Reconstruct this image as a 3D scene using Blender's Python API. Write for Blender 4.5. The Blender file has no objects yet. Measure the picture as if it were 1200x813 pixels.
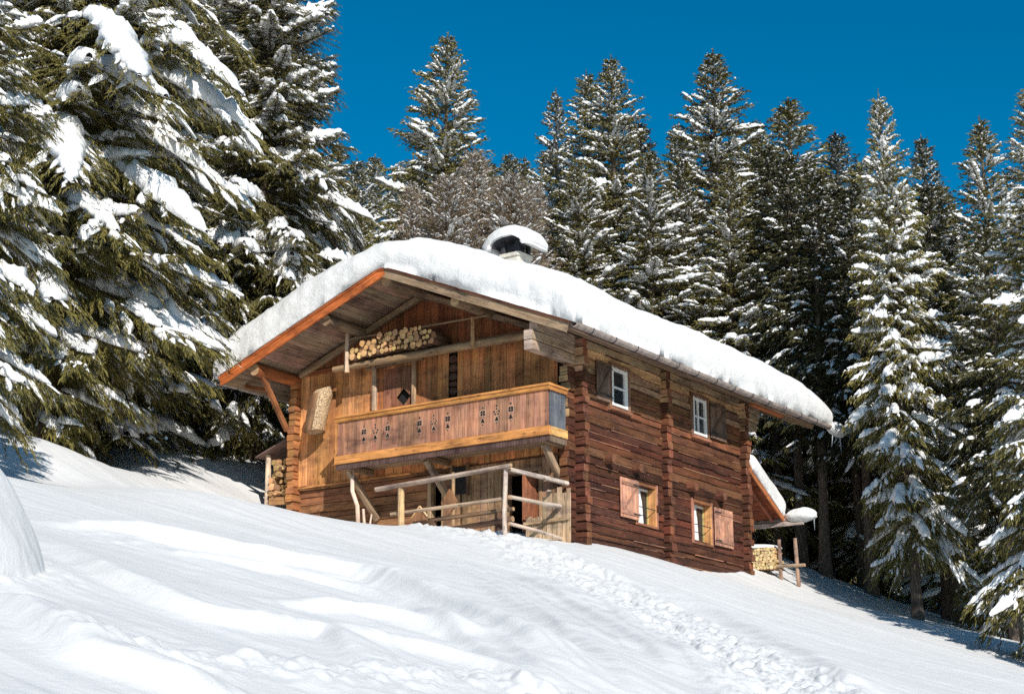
import bpy, math, random
import numpy as np
from mathutils import Vector, Matrix

rnd = random.Random(7)
SC = bpy.context.scene
COL = SC.collection

# ------------------------------------------------------------------ frame of the chalet
HC = (1.5276, 40.0, 5.7875)                 # near corner of the chalet at the snow
EX = np.array([.81877, -.57413]); EY = np.array([.57413, .81877])
HROT = math.atan2(EX[1], EX[0])
def hw(x, y): return HC[0]+x*EX[0]+y*EY[0], HC[1]+x*EX[1]+y*EY[1]
def hp(x, y, z):
    X, Y = hw(x, y); return Vector((X, Y, HC[2]+z))

# ------------------------------------------------------------------ node helpers
def mat_new(name):
    m = bpy.data.materials.new(name); m.use_nodes = True
    nt = m.node_tree; nt.nodes.clear()
    out = nt.nodes.new('ShaderNodeOutputMaterial'); b = nt.nodes.new('ShaderNodeBsdfPrincipled')
    nt.links.new(b.outputs[0], out.inputs[0])
    return m, nt, b
def N(nt, t, **kw):
    n = nt.nodes.new(t)
    for k, v in kw.items():
        if hasattr(n, k): setattr(n, k, v)
        else: n.inputs[k.replace('_', ' ')].default_value = v
    return n
def ramp(nt, fac, stops):
    r = nt.nodes.new('ShaderNodeValToRGB')
    els = r.color_ramp.elements
    while len(els) > 1: els.remove(els[-1])
    for i, (p, c) in enumerate(stops):
        e = els[0] if i == 0 else els.new(p)
        e.position = p; e.color = (*c, 1) if len(c) == 3 else c
    nt.links.new(fac, r.inputs[0]); return r.outputs[0]
def mix(nt, fac, a, b, mode='MIX'):
    m = nt.nodes.new('ShaderNodeMix'); m.data_type = 'RGBA'; m.blend_type = mode
    for s, v in ((m.inputs[0], fac), (m.inputs[6], a), (m.inputs[7], b)):
        if hasattr(v, 'links') or hasattr(v, 'is_linked'): nt.links.new(v, s)
        else: s.default_value = v if not isinstance(v, tuple) else (*v, 1)[:4]
    return m.outputs[2]
def bump(nt, b, h, strength, dist):
    n = N(nt, 'ShaderNodeBump', Strength=strength, Distance=dist)
    nt.links.new(h, n.inputs['Height']); nt.links.new(n.outputs[0], b.inputs['Normal']); return n

# wood: colour of each plank or log comes from its own 'tint', grain runs along its own length
def make_wood(name='weathered_wood', rough=.78, streak=.62):
    m, nt, b = mat_new(name)
    tint = N(nt, 'ShaderNodeAttribute', attribute_name='tint')
    gr = N(nt, 'ShaderNodeAttribute', attribute_name='grain')
    mp = N(nt, 'ShaderNodeMapping'); mp.inputs['Scale'].default_value = (1.1, 26, 26)
    nt.links.new(gr.outputs['Vector'], mp.inputs[0])
    n1 = N(nt, 'ShaderNodeTexNoise', Scale=1.0, Detail=5., Roughness=.62); nt.links.new(mp.outputs[0], n1.inputs[0])
    g = ramp(nt, n1.outputs[0], [(.28, (streak*.55,)*3), (.44, (.82,)*3), (.6, (1.08,)*3), (.78, (1.35, 1.33, 1.3))])
    mp2 = N(nt, 'ShaderNodeMapping'); mp2.inputs['Scale'].default_value = (1.3, 5, 5)
    nt.links.new(gr.outputs['Vector'], mp2.inputs[0])
    n2 = N(nt, 'ShaderNodeTexNoise', Scale=1.0, Detail=3., Roughness=.6); nt.links.new(mp2.outputs[0], n2.inputs[0])
    w = ramp(nt, n2.outputs[0], [(.3, (.62, .55, .5)), (.5, (1, 1, 1)), (.72, (1.2, 1.22, 1.25))])
    c = mix(nt, 1.0, tint.outputs['Color'], g, 'MULTIPLY')
    c = mix(nt, .85, c, w, 'MULTIPLY')
    # knots and frost specks
    mp3 = N(nt, 'ShaderNodeMapping'); mp3.inputs['Scale'].default_value = (2.2, 7, 7)
    nt.links.new(gr.outputs['Vector'], mp3.inputs[0])
    vo = N(nt, 'ShaderNodeTexVoronoi', Scale=1.0); nt.links.new(mp3.outputs[0], vo.inputs[0])
    k = ramp(nt, vo.outputs['Distance'], [(.0, (.25,)*3), (.11, (.45,)*3), (.17, (1,)*3)])
    c = mix(nt, .8, c, k, 'MULTIPLY')
    # broad weather stains over the whole wall
    tc = N(nt, 'ShaderNodeTexCoord'); mp4 = N(nt, 'ShaderNodeMapping'); mp4.inputs['Scale'].default_value = (.8, .8, 1.9); nt.links.new(tc.outputs['Object'], mp4.inputs[0])
    n4 = N(nt, 'ShaderNodeTexNoise', Scale=1.0, Detail=5., Roughness=.7); nt.links.new(mp4.outputs[0], n4.inputs[0])
    st = ramp(nt, n4.outputs[0], [(.32, (.42, .40, .46)), (.47, (.9, .9, .92)), (.60, (1.12, 1.08, 1.02)), (.75, (1.3, 1.22, 1.12))])
    c = mix(nt, 1.0, c, st, 'MULTIPLY')
    # pale dried specks
    n5 = N(nt, 'ShaderNodeTexNoise', Scale=30., Detail=2.); nt.links.new(tc.outputs['Object'], n5.inputs[0])
    sp = ramp(nt, n5.outputs[0], [(.70, (0, 0, 0)), (.76, (1, 1, 1))]); c = mix(nt, sp, c, (.55, .44, .36))
    nt.links.new(c, b.inputs['Base Color']); b.inputs['Roughness'].default_value = rough
    b.inputs['Specular IOR Level'].default_value = .25
    bump(nt, b, n1.outputs[0], .55, .02)
    return m
def make_plain(name, col, rough=.6, metal=0., nscale=8., var=.25, bmp=.0):
    m, nt, b = mat_new(name)
    tc = N(nt, 'ShaderNodeTexCoord'); n = N(nt, 'ShaderNodeTexNoise', Scale=nscale, Detail=4.)
    nt.links.new(tc.outputs['Object'], n.inputs[0])
    lo = tuple(c*(1-var) for c in col); hi = tuple(min(1, c*(1+var)) for c in col)
    nt.links.new(ramp(nt, n.outputs[0], [(.3, lo), (.7, hi)]), b.inputs['Base Color'])
    b.inputs['Roughness'].default_value = rough; b.inputs['Metallic'].default_value = metal
    if bmp: bump(nt, b, n.outputs[0], bmp, .02)
    return m
def make_snow(name, scale=1.0, b1=.35, b2=.25, coord='Object', streaks=False, al=1.0):
    m, nt, b = mat_new(name)
    tc = N(nt, 'ShaderNodeTexCoord'); vec = tc.outputs[coord]
    n1 = N(nt, 'ShaderNodeTexNoise', Scale=3.2*scale, Detail=6., Roughness=.6); nt.links.new(vec, n1.inputs[0])
    n2 = N(nt, 'ShaderNodeTexNoise', Scale=38*scale, Detail=3., Roughness=.7); nt.links.new(vec, n2.inputs[0])
    b.inputs['Roughness'].default_value = .62; b.inputs['Specular IOR Level'].default_value = .3
    nt.links.new(ramp(nt, n1.outputs[0], [(.3, (.88*al, .88*al, .885*al)), (.7, (.94*al, .935*al, .925*al))]), b.inputs['Base Color'])
    h = N(nt, 'ShaderNodeMath', operation='MULTIPLY_ADD'); h.inputs[1].default_value = b2
    nt.links.new(n2.outputs[0], h.inputs[0]); nt.links.new(n1.outputs[0], h.inputs[2])
    hh = h.outputs[0]
    if streaks:
        # wind-combed lines down the fall line, and glinting crystals
        mp = N(nt, 'ShaderNodeMapping'); mp.inputs['Rotation'].default_value = (0, 0, math.radians(38))
        nt.links.new(vec, mp.inputs[0])
        mp2 = N(nt, 'ShaderNodeMapping'); mp2.inputs['Scale'].default_value = (.16, 2.6, .3)
        nt.links.new(mp.outputs[0], mp2.inputs[0])
        n3 = N(nt, 'ShaderNodeTexNoise', Scale=1.0, Detail=5., Roughness=.55); nt.links.new(mp2.outputs[0], n3.inputs[0])
        h2 = N(nt, 'ShaderNodeMath', operation='MULTIPLY_ADD'); h2.inputs[1].default_value = .85
        nt.links.new(n3.outputs[0], h2.inputs[0]); nt.links.new(hh, h2.inputs[2]); hh = h2.outputs[0]
    n9 = N(nt, 'ShaderNodeTexNoise', Scale=140*scale, Detail=2.); nt.links.new(vec, n9.inputs[0])
    h9 = N(nt, 'ShaderNodeMath', operation='MULTIPLY_ADD'); h9.inputs[1].default_value = .10
    nt.links.new(n9.outputs[0], h9.inputs[0]); nt.links.new(hh, h9.inputs[2])
    bump(nt, b, h9.outputs[0], b1, .06)
    return m

MAT = {}
MAT['wood'] = make_wood()
MAT['snow'] = make_snow('packed_snow', 1.0, .75, .35, al=.86)
MAT['ground_snow'] = make_snow('slope_snow', .9, .42, .26, streaks=True, al=.75)
MAT['tree_snow'] = make_snow('branch_snow', 1.6, .55, .3, al=.94)
MAT['white_paint'] = make_plain('white_paint', (.78, .78, .76), .5, nscale=20, var=.06)
MAT['plaster'] = make_plain('lime_plaster', (.62, .58, .50), .9, nscale=9, var=.15, bmp=.3)
MAT['dark_metal'] = make_plain('sooty_metal', (.03, .03, .035), .6, nscale=5, var=.3)
MAT['gutter'] = make_plain('grey_gutter', (.33, .27, .24), .5, nscale=7, var=.35, bmp=.2)
MAT['curtain'] = make_plain('white_curtain', (.82, .82, .80), .9, nscale=12, var=.06)
MAT['dark'] = make_plain('dark_room', (.012, .01, .009), .9)
MAT['wicker'] = make_plain('pale_wicker', (.44, .31, .185), .85, nscale=30, var=.85, bmp=.8)
m, nt, b = mat_new('window_glass')
b.inputs['Base Color'].default_value = (.02, .025, .03, 1); b.inputs['Roughness'].default_value = .04
b.inputs['Specular IOR Level'].default_value = .6
MAT['glass'] = m
m, nt, b = mat_new('clear_ice')
b.inputs['Base Color'].default_value = (.85, .92, .96, 1); b.inputs['Roughness'].default_value = .1
b.inputs['Transmission Weight'].default_value = .7; b.inputs['IOR'].default_value = 1.31
MAT['ice'] = m

# ------------------------------------------------------------------ mesh builder with tint + grain
def jit(c, s=.15, r=rnd):
    k = 1+r.uniform(-s, s); return tuple(max(0, v*k*(1+r.uniform(-s*.25, s*.25))) for v in c)
class MB:
    def __init__(s): s.v = []; s.f = []; s.t = []; s.g = []; s.m = []; s.mats = []
    def mi(s, mat):
        if mat not in s.mats: s.mats.append(mat)
        return s.mats.index(mat)
    def add(s, verts, faces, tint=(.5, .5, .5), grain=None, mat='wood', tints=None):
        o = len(s.v); s.v += [tuple(p) for p in verts]
        s.t += tints if tints else [tint]*len(verts)
        s.g += grain if grain else [tuple(p) for p in verts]
        k = s.mi(mat)
        for f in faces: s.f.append(tuple(i+o for i in f)); s.m.append(k)
    def loft(s, pts, secs, tint, cap=None, mat='wood', closed=True, grain_len=None):
        """pts: list of section centres (for grain), secs: list of equal-length point rings"""
        n = len(secs[0]); verts = []; grain = []; off = (rnd.uniform(0, 90), rnd.uniform(0, 90), rnd.uniform(0, 90))
        L = 0
        for i, r in enumerate(secs):
            if i: L += (pts[i]-pts[i-1]).length
            for p in r:
                q = p-pts[i]; verts.append(p); grain.append((L+off[0], q.x+q.y*.7+off[1], q.z+q.y*.3+off[2]))
        faces = []
        for i in range(len(secs)-1):
            for j in range(n):
                k = (j+1) % n
                faces.append((i*n+j, i*n+k, (i+1)*n+k, (i+1)*n+j))
        s.add(verts, faces, tint, grain, mat)
        for i, rev in ((0, True), (len(secs)-1, False)):
            r = list(secs[i]); r = r[::-1] if rev else r
            g = [((p-pts[i]).x*.3+off[2], (p-pts[i]).y+off[0], (p-pts[i]).z+off[1]) for p in r]
            s.add(r, [tuple(range(n))], cap or tint, g, mat)
    def beam(s, a, b, w, h, tint=(.5, .5, .5), up=(0, 0, 1), bev=.18, seg=None, jt=0., cap=None, mat='wood'):
        """octagonal-section timber from a to b; w across, h along 'up'"""
        a = Vector(a); b = Vector(b); d = (b-a); L = d.length; d.normalize(); up = Vector(up)
        sd = d.cross(up); 
        if sd.length < 1e-4: sd = d.cross(Vector((1, 0, 0)))
        sd.normalize(); u = sd.cross(d); c = bev*min(w, h); seg = seg or max(1, int(L/.7))
        if not jt: seg = 1
        pts = []; secs = []
        base = [(w/2-c, -h/2), (w/2, -h/2+c), (w/2, h/2-c), (w/2-c, h/2), (-w/2+c, h/2), (-w/2, h/2-c), (-w/2, -h/2+c), (-w/2+c, -h/2)]
        for i in range(seg+1):
            p = a+d*(L*i/seg); pts.append(p)
            jx, jy, js = (rnd.gauss(0, jt), rnd.gauss(0, jt*.6), 1+rnd.gauss(0, jt*1.2)) if jt else (0, 0, 1)
            secs.append([p+sd*(x*js+jx)+u*(y+jy) for x, y in base])
        s.loft(pts, secs, tint, cap, mat)
    def tube(s, path, rad, tint=(.5, .5, .5), n=10, cap=None, mat='wood', jt=0., arc=None):
        path = [Vector(p) for p in path]; pts = []; secs = []
        R = rad if isinstance(rad, (list, tuple)) else [rad]*len(path)
        for i, p in enumerate(path):
            d = (path[min(i+1, len(path)-1)]-path[max(i-1, 0)]).normalized()
            up = Vector((0, 0, 1)) if abs(d.z) < .95 else Vector((1, 0, 0))
            sd = d.cross(up).normalized(); u = sd.cross(d)
            pts.append(p)
            secs.append([p+(sd*math.cos(t)+u*math.sin(t))*R[i]*(1+rnd.gauss(0, jt)) for t in [2*math.pi*j/n for j in range(n)]])
        s.loft(pts, secs, tint, cap, mat)
    def box(s, x0, x1, y0, y1, z0, z1, tint=(.5, .5, .5), mat='wood', grain='z'):
        c = Vector(((x0+x1)/2, (y0+y1)/2, (z0+z1)/2))
        if grain == 'z': s.beam((c.x, c.y, z0), (c.x, c.y, z1), abs(y1-y0), abs(x1-x0), tint, up=(1, 0, 0), bev=.08, mat=mat)
        elif grain == 'x': s.beam((x0, c.y, c.z), (x1, c.y, c.z), abs(y1-y0), abs(z1-z0), tint, bev=.08, mat=mat)
        else: s.beam((c.x, y0, c.z), (c.x, y1, c.z), abs(x1-x0), abs(z1-z0), tint, bev=.08, mat=mat)
    def prism(s, poly, y0, y1, tint=(.5, .5, .5), mat='wood', plane='xz'):
        """polygon in plane, thick between y0 and y1 along the third axis"""
        f = {'xz': lambda a, b, t: Vector((a, t, b)), 'yz': lambda a, b, t: Vector((t, a, b)), 'xy': lambda a, b, t: Vector((a, b, t))}[plane]
        o = rnd.uniform(0, 60); n = len(poly)
        V = [f(a, b, y0) for a, b in poly]+[f(a, b, y1) for a, b in poly]
        g = [(b+o, a, o) for a, b in poly]+[(b+o, a, o+.1) for a, b in poly]
        F = [tuple(range(n)), tuple(range(2*n-1, n-1, -1))]+[(j, j+n, (j+1) % n+n, (j+1) % n) for j in range(n)]
        s.add(V, F, tint, g, mat)
    def build(s, name, parent=None, loc=None, rot=None, smooth=None, label=None):
        me = bpy.data.meshes.new(name); me.from_pydata(s.v, [], s.f); 
        for k in s.mats: me.materials.append(MAT[k])
        me.polygons.foreach_set('material_index', s.m)
        at = me.attributes.new('tint', 'FLOAT_COLOR', 'POINT'); at.data.foreach_set('color', np.array([(*c, 1) for c in s.t], 'f').ravel())
        at = me.attributes.new('grain', 'FLOAT_VECTOR', 'POINT'); at.data.foreach_set('vector', np.array(s.g, 'f').ravel())
        bm_fix(me)
        if smooth:
            me.polygons.foreach_set('use_smooth', [True]*len(me.polygons)); me.set_sharp_from_angle(angle=math.radians(smooth))
        o = bpy.data.objects.new(name, me); COL.objects.link(o)
        if parent: o.parent = parent
        if loc is not None: o.location = loc
        if rot is not None: o.rotation_euler = (0, 0, rot)
        if label: o['label'] = label
        return o
def bm_fix(me):
    import bmesh
    bm = bmesh.new(); bm.from_mesh(me); bmesh.ops.recalc_face_normals(bm, faces=bm.faces); bm.to_mesh(me); bm.free()
def empty(name, loc, rot=HROT):
    o = bpy.data.objects.new(name, None); COL.objects.link(o); o.location = loc; o.rotation_euler = (0, 0, rot); o.empty_display_size = .3; return o
def tag(o, label, cat, group=None, kind=None):
    if label: o['label'] = label
    if cat: o['category'] = cat
    if group: o['group'] = group
    if kind: o['kind'] = kind
    return o
def mesh_np(name, V, F4=None, F3=None, mats=(), midx=None, smooth=False):
    """fast mesh from numpy arrays of quads and triangles"""
    me = bpy.data.meshes.new(name); V = np.asarray(V, 'f')
    n4 = 0 if F4 is None else len(F4); n3 = 0 if F3 is None else len(F3)
    me.vertices.add(len(V)); me.vertices.foreach_set('co', V.ravel())
    loops = np.concatenate([np.asarray(F4, np.int32).ravel() if n4 else np.zeros(0, np.int32), np.asarray(F3, np.int32).ravel() if n3 else np.zeros(0, np.int32)])
    me.loops.add(len(loops)); me.loops.foreach_set('vertex_index', loops)
    st = np.concatenate([np.arange(n4)*4, n4*4+np.arange(n3)*3]).astype(np.int32)
    me.polygons.add(n4+n3); me.polygons.foreach_set('loop_start', st)
    if midx is not None: me.polygons.foreach_set('material_index', np.asarray(midx, np.int32))
    if smooth: me.polygons.foreach_set('use_smooth', np.ones(n4+n3, bool))
    for k in mats: me.materials.append(MAT[k])
    me.update(calc_edges=True); me.validate(); return me

# ------------------------------------------------------------------ noise
_prng = np.random.RandomState(3); _perm = _prng.permutation(512); _perm = np.concatenate([_perm]*3); _grad = _prng.uniform(0, 2*np.pi, 512); _gx = np.cos(_grad); _gy = np.sin(_grad)
def perlin(x, y):
    xi = np.floor(x).astype(int); yi = np.floor(y).astype(int); xf = x-xi; yf = y-yi
    u = xf*xf*xf*(xf*(xf*6-15)+10); v = yf*yf*yf*(yf*(yf*6-15)+10)
    def g(ix, iy, dx, dy):
        h = _perm[(_perm[ix & 511]+iy) & 511]; return _gx[h]*dx+_gy[h]*dy
    a = g(xi, yi, xf, yf); b = g(xi+1, yi, xf-1, yf); c = g(xi, yi+1, xf, yf-1); d = g(xi+1, yi+1, xf-1, yf-1)
    return (a+(b-a)*u)+((c+(d-c)*u)-(a+(b-a)*u))*v
def fbm(x, y, o=4):
    r = 0; a = 1
    for i in range(o): r = r+a*perlin(x*2**i+17*i, y*2**i-9*i); a *= .5
    return r

# ground: tilted plane plus smooth residuals through surveyed points (X, Y, z)
_pts=[(0,2,None),(-3,9,None),(0,12,None),(3,16,None),(6,24,None),(9.5,33,None),(-5,18,None),(-2,24,None),(2,27,None),(5,32,None),
 (-8,28,None),(-9,20,None),(14,36,None),(16,30,None),(-16,30,None),(-14,40,8.3),(20,45,None),
 (-8.7,36,6.62),(-8.78,50,9.98),(10.26,43,4.01),(11.12,38,2.85),(9.4,52,6.5),(9.73,50,5.75),(10.19,46,4.65),(-8.09,54,10.7),(-11.4,38,7.7),
 (-15,52,11),(0,62,10.6),(10,62,8),(20,62,6.2),(-10,66,12.6),(-5,75,13.5)]
for lx,ly,z in [(0.05,.3,.05),(.05,1.3,.05),(.05,2.3,.14),(.05,3.1,.09),(.05,4.0,-.01),(.05,5.1,-.1),(.05,6.7,-.03),(.05,8.6,.2),(.5,10.5,.02),
  (-8.9,0,1.27),(-6.5,0,.95),(-5.2,-.5,.72),(-10.3,.4,1.6),(-3.1,-2.8,.22),(-.1,-2.8,-.15),(-1.6,-2.8,.12),(-.3,-.6,.02),(-4,10,2.2),(-9,9,3.6)]:
    X,Y=hw(lx,ly); _pts.append((X,Y,HC[2]+z))
def plane(X,Y): return -1.6+.175*Y-.2*X
_P=np.array([(p[0],p[1]) for p in _pts]); _R=np.array([0. if p[2] is None else p[2]-plane(p[0],p[1]) for p in _pts])
_S=6.5
_K=np.exp(-((_P[:,None]-_P[None])**2).sum(-1)/(2*_S*_S))+np.eye(len(_P))*.004
_W=np.linalg.solve(_K,_R)
def _base1(X,Y):
    X=np.asarray(X,float);Y=np.asarray(Y,float); z=plane(X,Y)
    for (a,b),w in zip(_P,_W): z=z+w*np.exp(-((X-a)**2+(Y-b)**2)/(2*_S*_S))
    return z
# finer bumps on top: the bank rising left of the chalet
_fine=[(-8.1, 45.0, 8.23), (-7.78, 48.0, 8.93), (-8.3, 42.0, 7.46), (-8.61, 39.0, 6.87), (-8.99, 36.5, 6.33), (-9.43, 34.0, 6.04), (-9.84, 33.0, 6.07), (-8.2, 53.0, 10.44), (-9.2, 49.5, 9.83), (-9.74, 45.0, 8.56), (-10.36, 41.0, 7.97), (-11.1, 39.0, 8.09), (-11.6, 38.0, 7.95)]
_P2=np.array([p[:2] for p in _fine]+[tuple(p) for p,q in zip(_P,_pts) if q[2] is not None]); _R2=np.array([p[2] for p in _fine]+[q[2] for q in _pts if q[2] is not None])-_base1(_P2[:,0],_P2[:,1])
_S2=2.6
_W2=np.linalg.solve(np.exp(-((_P2[:,None]-_P2[None])**2).sum(-1)/(2*_S2*_S2))+np.eye(len(_P2))*.03,_R2)
def base(X,Y):
    z=_base1(X,Y); X=np.asarray(X,float);Y=np.asarray(Y,float)
    m=(np.abs(X)<30)&(Y>15)&(Y<85); zz=np.zeros(X.shape)
    if m.any():
        xm,ym=X[m],Y[m]; t=0
        for (a,b),w in zip(_P2,_W2): t=t+w*np.exp(-((xm-a)**2+(ym-b)**2)/(2*_S2*_S2))
        zz[m]=t
    return z+zz

# ------------------------------------------------------------------ colours of wood
RED = (.100, .035, .021); MID = (.18, .072, .034); PALE = (.44, .28, .165); GREY = (.27, .22, .175)
BOARD = (.66, .30, .115); GABLE = (.31, .105, .042); SOFFIT = (.28, .19, .13); VERGE = (.56, .15, .04); FASCIA = (.66, .29, .09)
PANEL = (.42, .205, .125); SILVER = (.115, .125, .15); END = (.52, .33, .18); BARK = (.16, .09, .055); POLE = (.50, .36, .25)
BR = (.27, .18, .11); SHUT = (.58, .30, .205); SHUT_SHADED = (.19, .125, .09); REVEAL = (.72, .36, .14)  # upper shutters: a browner tone with the eave shade put into the colour

chalet = empty('log_chalet', hp(0, 0, 0))
tag(chalet, 'old two-storey timber log chalet with a carved balcony and thick snow on its gabled roof', 'chalet')
XL = -9.1; YB = 8.9; RX = -4.55
def zt(x): return 7.27-(.418*(x-RX) if x > RX else .375*(RX-x))
# ---------------------------------------------------------------- log walls
ROWS = [-1.0, -.72, -.44, -.16, .12, .39, .66, .93, 1.2, 1.48, 1.75, 2.02, 2.3, 2.6, 2.89, 3.16, 3.43, 3.69, 3.94, 4.2, 4.45, 4.69, 4.93, 5.17]
rr_ = random.Random(5); KEY_ = [-1.0, .74, .86, 1.80, 1.84, 3.69, 4.71, 5.17]; KEY_ = [-1.0, .80, 1.82, 3.69, 4.70, 5.17]; ROWS = []
for a_, b_ in zip(KEY_, KEY_[1:]):
    n_ = max(1, round((b_-a_)/.208)); ROWS += [a_+(b_-a_)*i/n_+(rr_.uniform(-.03, .03) if i else 0) for i in range(n_)]
ROWS.append(5.17)
ROWF = [z-.10 for z in ROWS]
WIN = [(1.69, 2.46, 3.69, 4.69), (5.9, 6.66, 3.69, 4.73), (2.88, 3.80, .86, 1.84), (5.80, 6.78, .74, 1.80)]
def logtint(z, k=0):
    c = RED if z < 3.5 else (MID if z < 4.25 else PALE)
    if 3.0 < z < 3.5 or 2.2 < z < 2.7: c = tuple(.6*a+.4*b for a, b in zip(RED, MID))
    return jit(c, .42)
def cuts(a, b, z0, z1, wins):
    iv = [(a, b)]
    for w0, w1, wz0, wz1 in wins:
        if min(z1, wz1)-max(z0, wz0) > .45*(z1-z0):
            iv = [q for p in iv for q in ([(p[0], w0), (w1, p[1])] if p[0] < w0 and p[1] > w1 else [p])]
    return iv
mb = MB()
for i in range(len(ROWS)-1):
    z0, z1 = ROWS[i], ROWS[i+1]; zc = (z0+z1)/2; h = z1-z0-.014
    front = -.30+rnd.uniform(-.06, .05); back = YB+.25+rnd.uniform(-.05, .05)
    if z1 > 4.4: front = -.1
    for y0, y1 in cuts(front, back, z0, z1, WIN):
        mb.beam((-.12+rnd.gauss(0, .012), y0, zc), (-.12+rnd.gauss(0, .012), y1, zc), .24+rnd.uniform(-.03,.03), h-.006, logtint(zc), bev=.07, jt=.010, cap=jit(END if zc > 3 else MID, .3))
# ends of the cross walls showing through the side wall
for y0 in (.12, 4.32, 8.78):
    for i in range(len(ROWF)-1):
        z0, z1 = ROWF[i], ROWF[i+1]
        if y0 == 4.32 and any(abs(y0-(w[0]+w[1])/2) < .2 for w in WIN): continue
        ext = .20 if y0 > 1 else .27
        ext += rnd.uniform(-.05, .05)
        mb.beam((-.2, y0, (z0+z1)/2), (ext, y0, (z0+z1)/2), .23+rnd.uniform(-.02, .02), z1-z0-.02, logtint((z0+z1)/2), bev=.12, jt=.010, cap=jit((.19, .075, .04), .4))
for i in range(1, len(ROWS)-1):      # pale dried moss and frost along the seams
    for y0, y1 in cuts(.02, 8.6, ROWS[i]-.03, ROWS[i]+.03, WIN):
        y = y0+rnd.uniform(0, 1.5)
        while y < y1-.3:
            e = min(y1, y+rnd.uniform(.5, 2.6)); mb.beam((.004, y, ROWS[i]-.004), (.004, e, ROWS[i]-.004+rnd.gauss(0, .006)), .03, rnd.uniform(.016, .03), jit((.34, .17, .10) if rnd.random() < .6 else (.10, .05, .035), .3), bev=.3, jt=.004); y = e+rnd.uniform(.2, 1.8)
side_wall = mb.build('log_wall', chalet, label='long side wall of dark red-brown hewn logs, paler under the eaves')
mb = MB()
for i in range(len(ROWS)-1):
    z0, z1 = ROWF[i], ROWF[i+1]; zc = (z0+z1)/2
    if zc > 2.3: break
    for a, b in ((XL-.3, -4.5), (-3.1, -2.05), (-1.0, -.26)):
        if a > -5 and zc > 2.05 : pass
        mb.beam((a+rnd.uniform(-.04, .04), .12, zc), (b, .12, zc), .24, z1-z0-.014, jit((.28, .125, .06), .25), bev=.06, jt=.010, cap=jit(END, .2))
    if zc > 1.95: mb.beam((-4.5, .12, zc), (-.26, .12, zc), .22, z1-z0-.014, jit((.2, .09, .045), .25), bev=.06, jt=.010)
for i in range(len(ROWF)-1):       # left corner: log ends beside the boards
    z0, z1 = ROWS[i], ROWS[i+1]
    mb.beam((XL+.1, .3, (z0+z1)/2), (XL+.1, -.3+rnd.uniform(-.05, .05), (z0+z1)/2), .24, z1-z0-.02, jit((.40, .165, .065), .25), bev=.12, jt=.008, cap=jit((.45, .2, .08), .3))
    z0, z1 = ROWF[i], ROWF[i+1]
    if z1 > 2.2: mb.beam((XL+.3, .12, (z0+z1)/2), (XL-.27+rnd.uniform(-.05, .05), .12, (z0+z1)/2), .24, z1-z0-.02, jit((.40, .165, .065), .25), bev=.12, jt=.008, cap=jit(END, .3))
for i in range(len(ROWS)-1):    # partition log ends between the boards
    z0, z1 = ROWS[i], ROWS[i+1]
    if 3.5 < z0 < 5.3: mb.beam((-3.66, .2, (z0+z1)/2), (-3.66, -.09, (z0+z1)/2), .24, z1-z0-.05, jit((.10, .05, .035), .3), bev=.3, jt=.008)
mb.build('log_wall', chalet, label='lower front wall of orange-brown logs below the balcony')
mb = MB()
for i in range(len(ROWS)-1):
    zc = (ROWS[i]+ROWS[i+1])/2; h = ROWS[i+1]-ROWS[i]-.01
    mb.beam((XL+.12, .3, zc), (XL+.12, YB+.2, zc), .24, h, logtint(zc), jt=.006)
    mb.beam((XL-.2, YB-.12, zc), (-.26, YB-.12, zc), .24, h, logtint(zc), jt=.006)
mb.prism([(XL+.3, 5.15), (-.3, 5.15), (RX, zt(RX)-.3)], YB-.2, YB-.05, jit(MID))
mb.build('log_wall', chalet, label='rear walls of dark logs')
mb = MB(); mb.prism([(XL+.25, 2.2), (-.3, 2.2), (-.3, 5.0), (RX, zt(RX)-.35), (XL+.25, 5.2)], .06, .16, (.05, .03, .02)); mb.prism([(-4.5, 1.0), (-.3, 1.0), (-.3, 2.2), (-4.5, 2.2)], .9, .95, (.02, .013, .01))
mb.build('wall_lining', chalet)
# round joist ends poking out of the side wall
for y, z in ((1.42, 2.26), (2.74, 2.23), (5.6, 2.17), (7.22, 2.14)):
    mb = MB(); mb.tube([(-.15, y, z), (.1, y, z), (.24, y, z-.01)], [.13, .13, .115], jit((.16, .06, .035), .2), 12, cap=jit((.22, .10, .055), .2), jt=.04)
    mb.build('joist_end', chalet, smooth=35)
# ---------------------------------------------------------------- vertical boarding of the front
mb = MB(); x = XL+.02
while x < -.47:
    w = rnd.uniform(.17, .30); x1 = min(x+w, -.45); xm = (x+x1)/2
    top = 5.34; bot = 2.24+rnd.uniform(-.02, .02)
    lo = BOARD if x < -6.3 else tuple(.75*a+.25*b for a, b in zip(BOARD, GABLE))
    if -3.82 < xm < -3.5: pieces = [(bot, 3.5)]
    elif -6.0 < xm < -4.9: pieces = [(bot, 4.0), (5.05, top)]
    else: pieces = [(bot, top)]
    for a, b in pieces: 
        if x > -7.9 or True: mb.beam((xm, -.05+rnd.uniform(-.008, .008), a), (xm, -.05+rnd.uniform(-.008, .008), b), x1-x-.012, .035, jit(lo, .32), up=(0, 1, 0), bev=.12)
    x = x1
mb.build('board_cladding', chalet, label='vertical honey-coloured boards of the upper floor')
mb = MB(); x = XL+.3
while x < -.3:
    w = rnd.uniform(.18, .3); x1 = min(x+w, -.3); z0 = 5.36
    za, zb = zt(x)-.24, zt(x1)-.24
    if max(za, zb) > z0+.05:
        y0 = -.03+rnd.uniform(-.008, .008)
        mb.prism([(x+.006, z0), (x1-.006, z0), (x1-.006, max(z0+.01, zb)), (x+.006, max(z0+.01, za))], y0, y0-.035, jit(GABLE, .3))
    x = x1
mb.build('gable_boarding', chalet, label='dark red-brown boards filling the gable')
mb = MB(); x = -3.38
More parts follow.
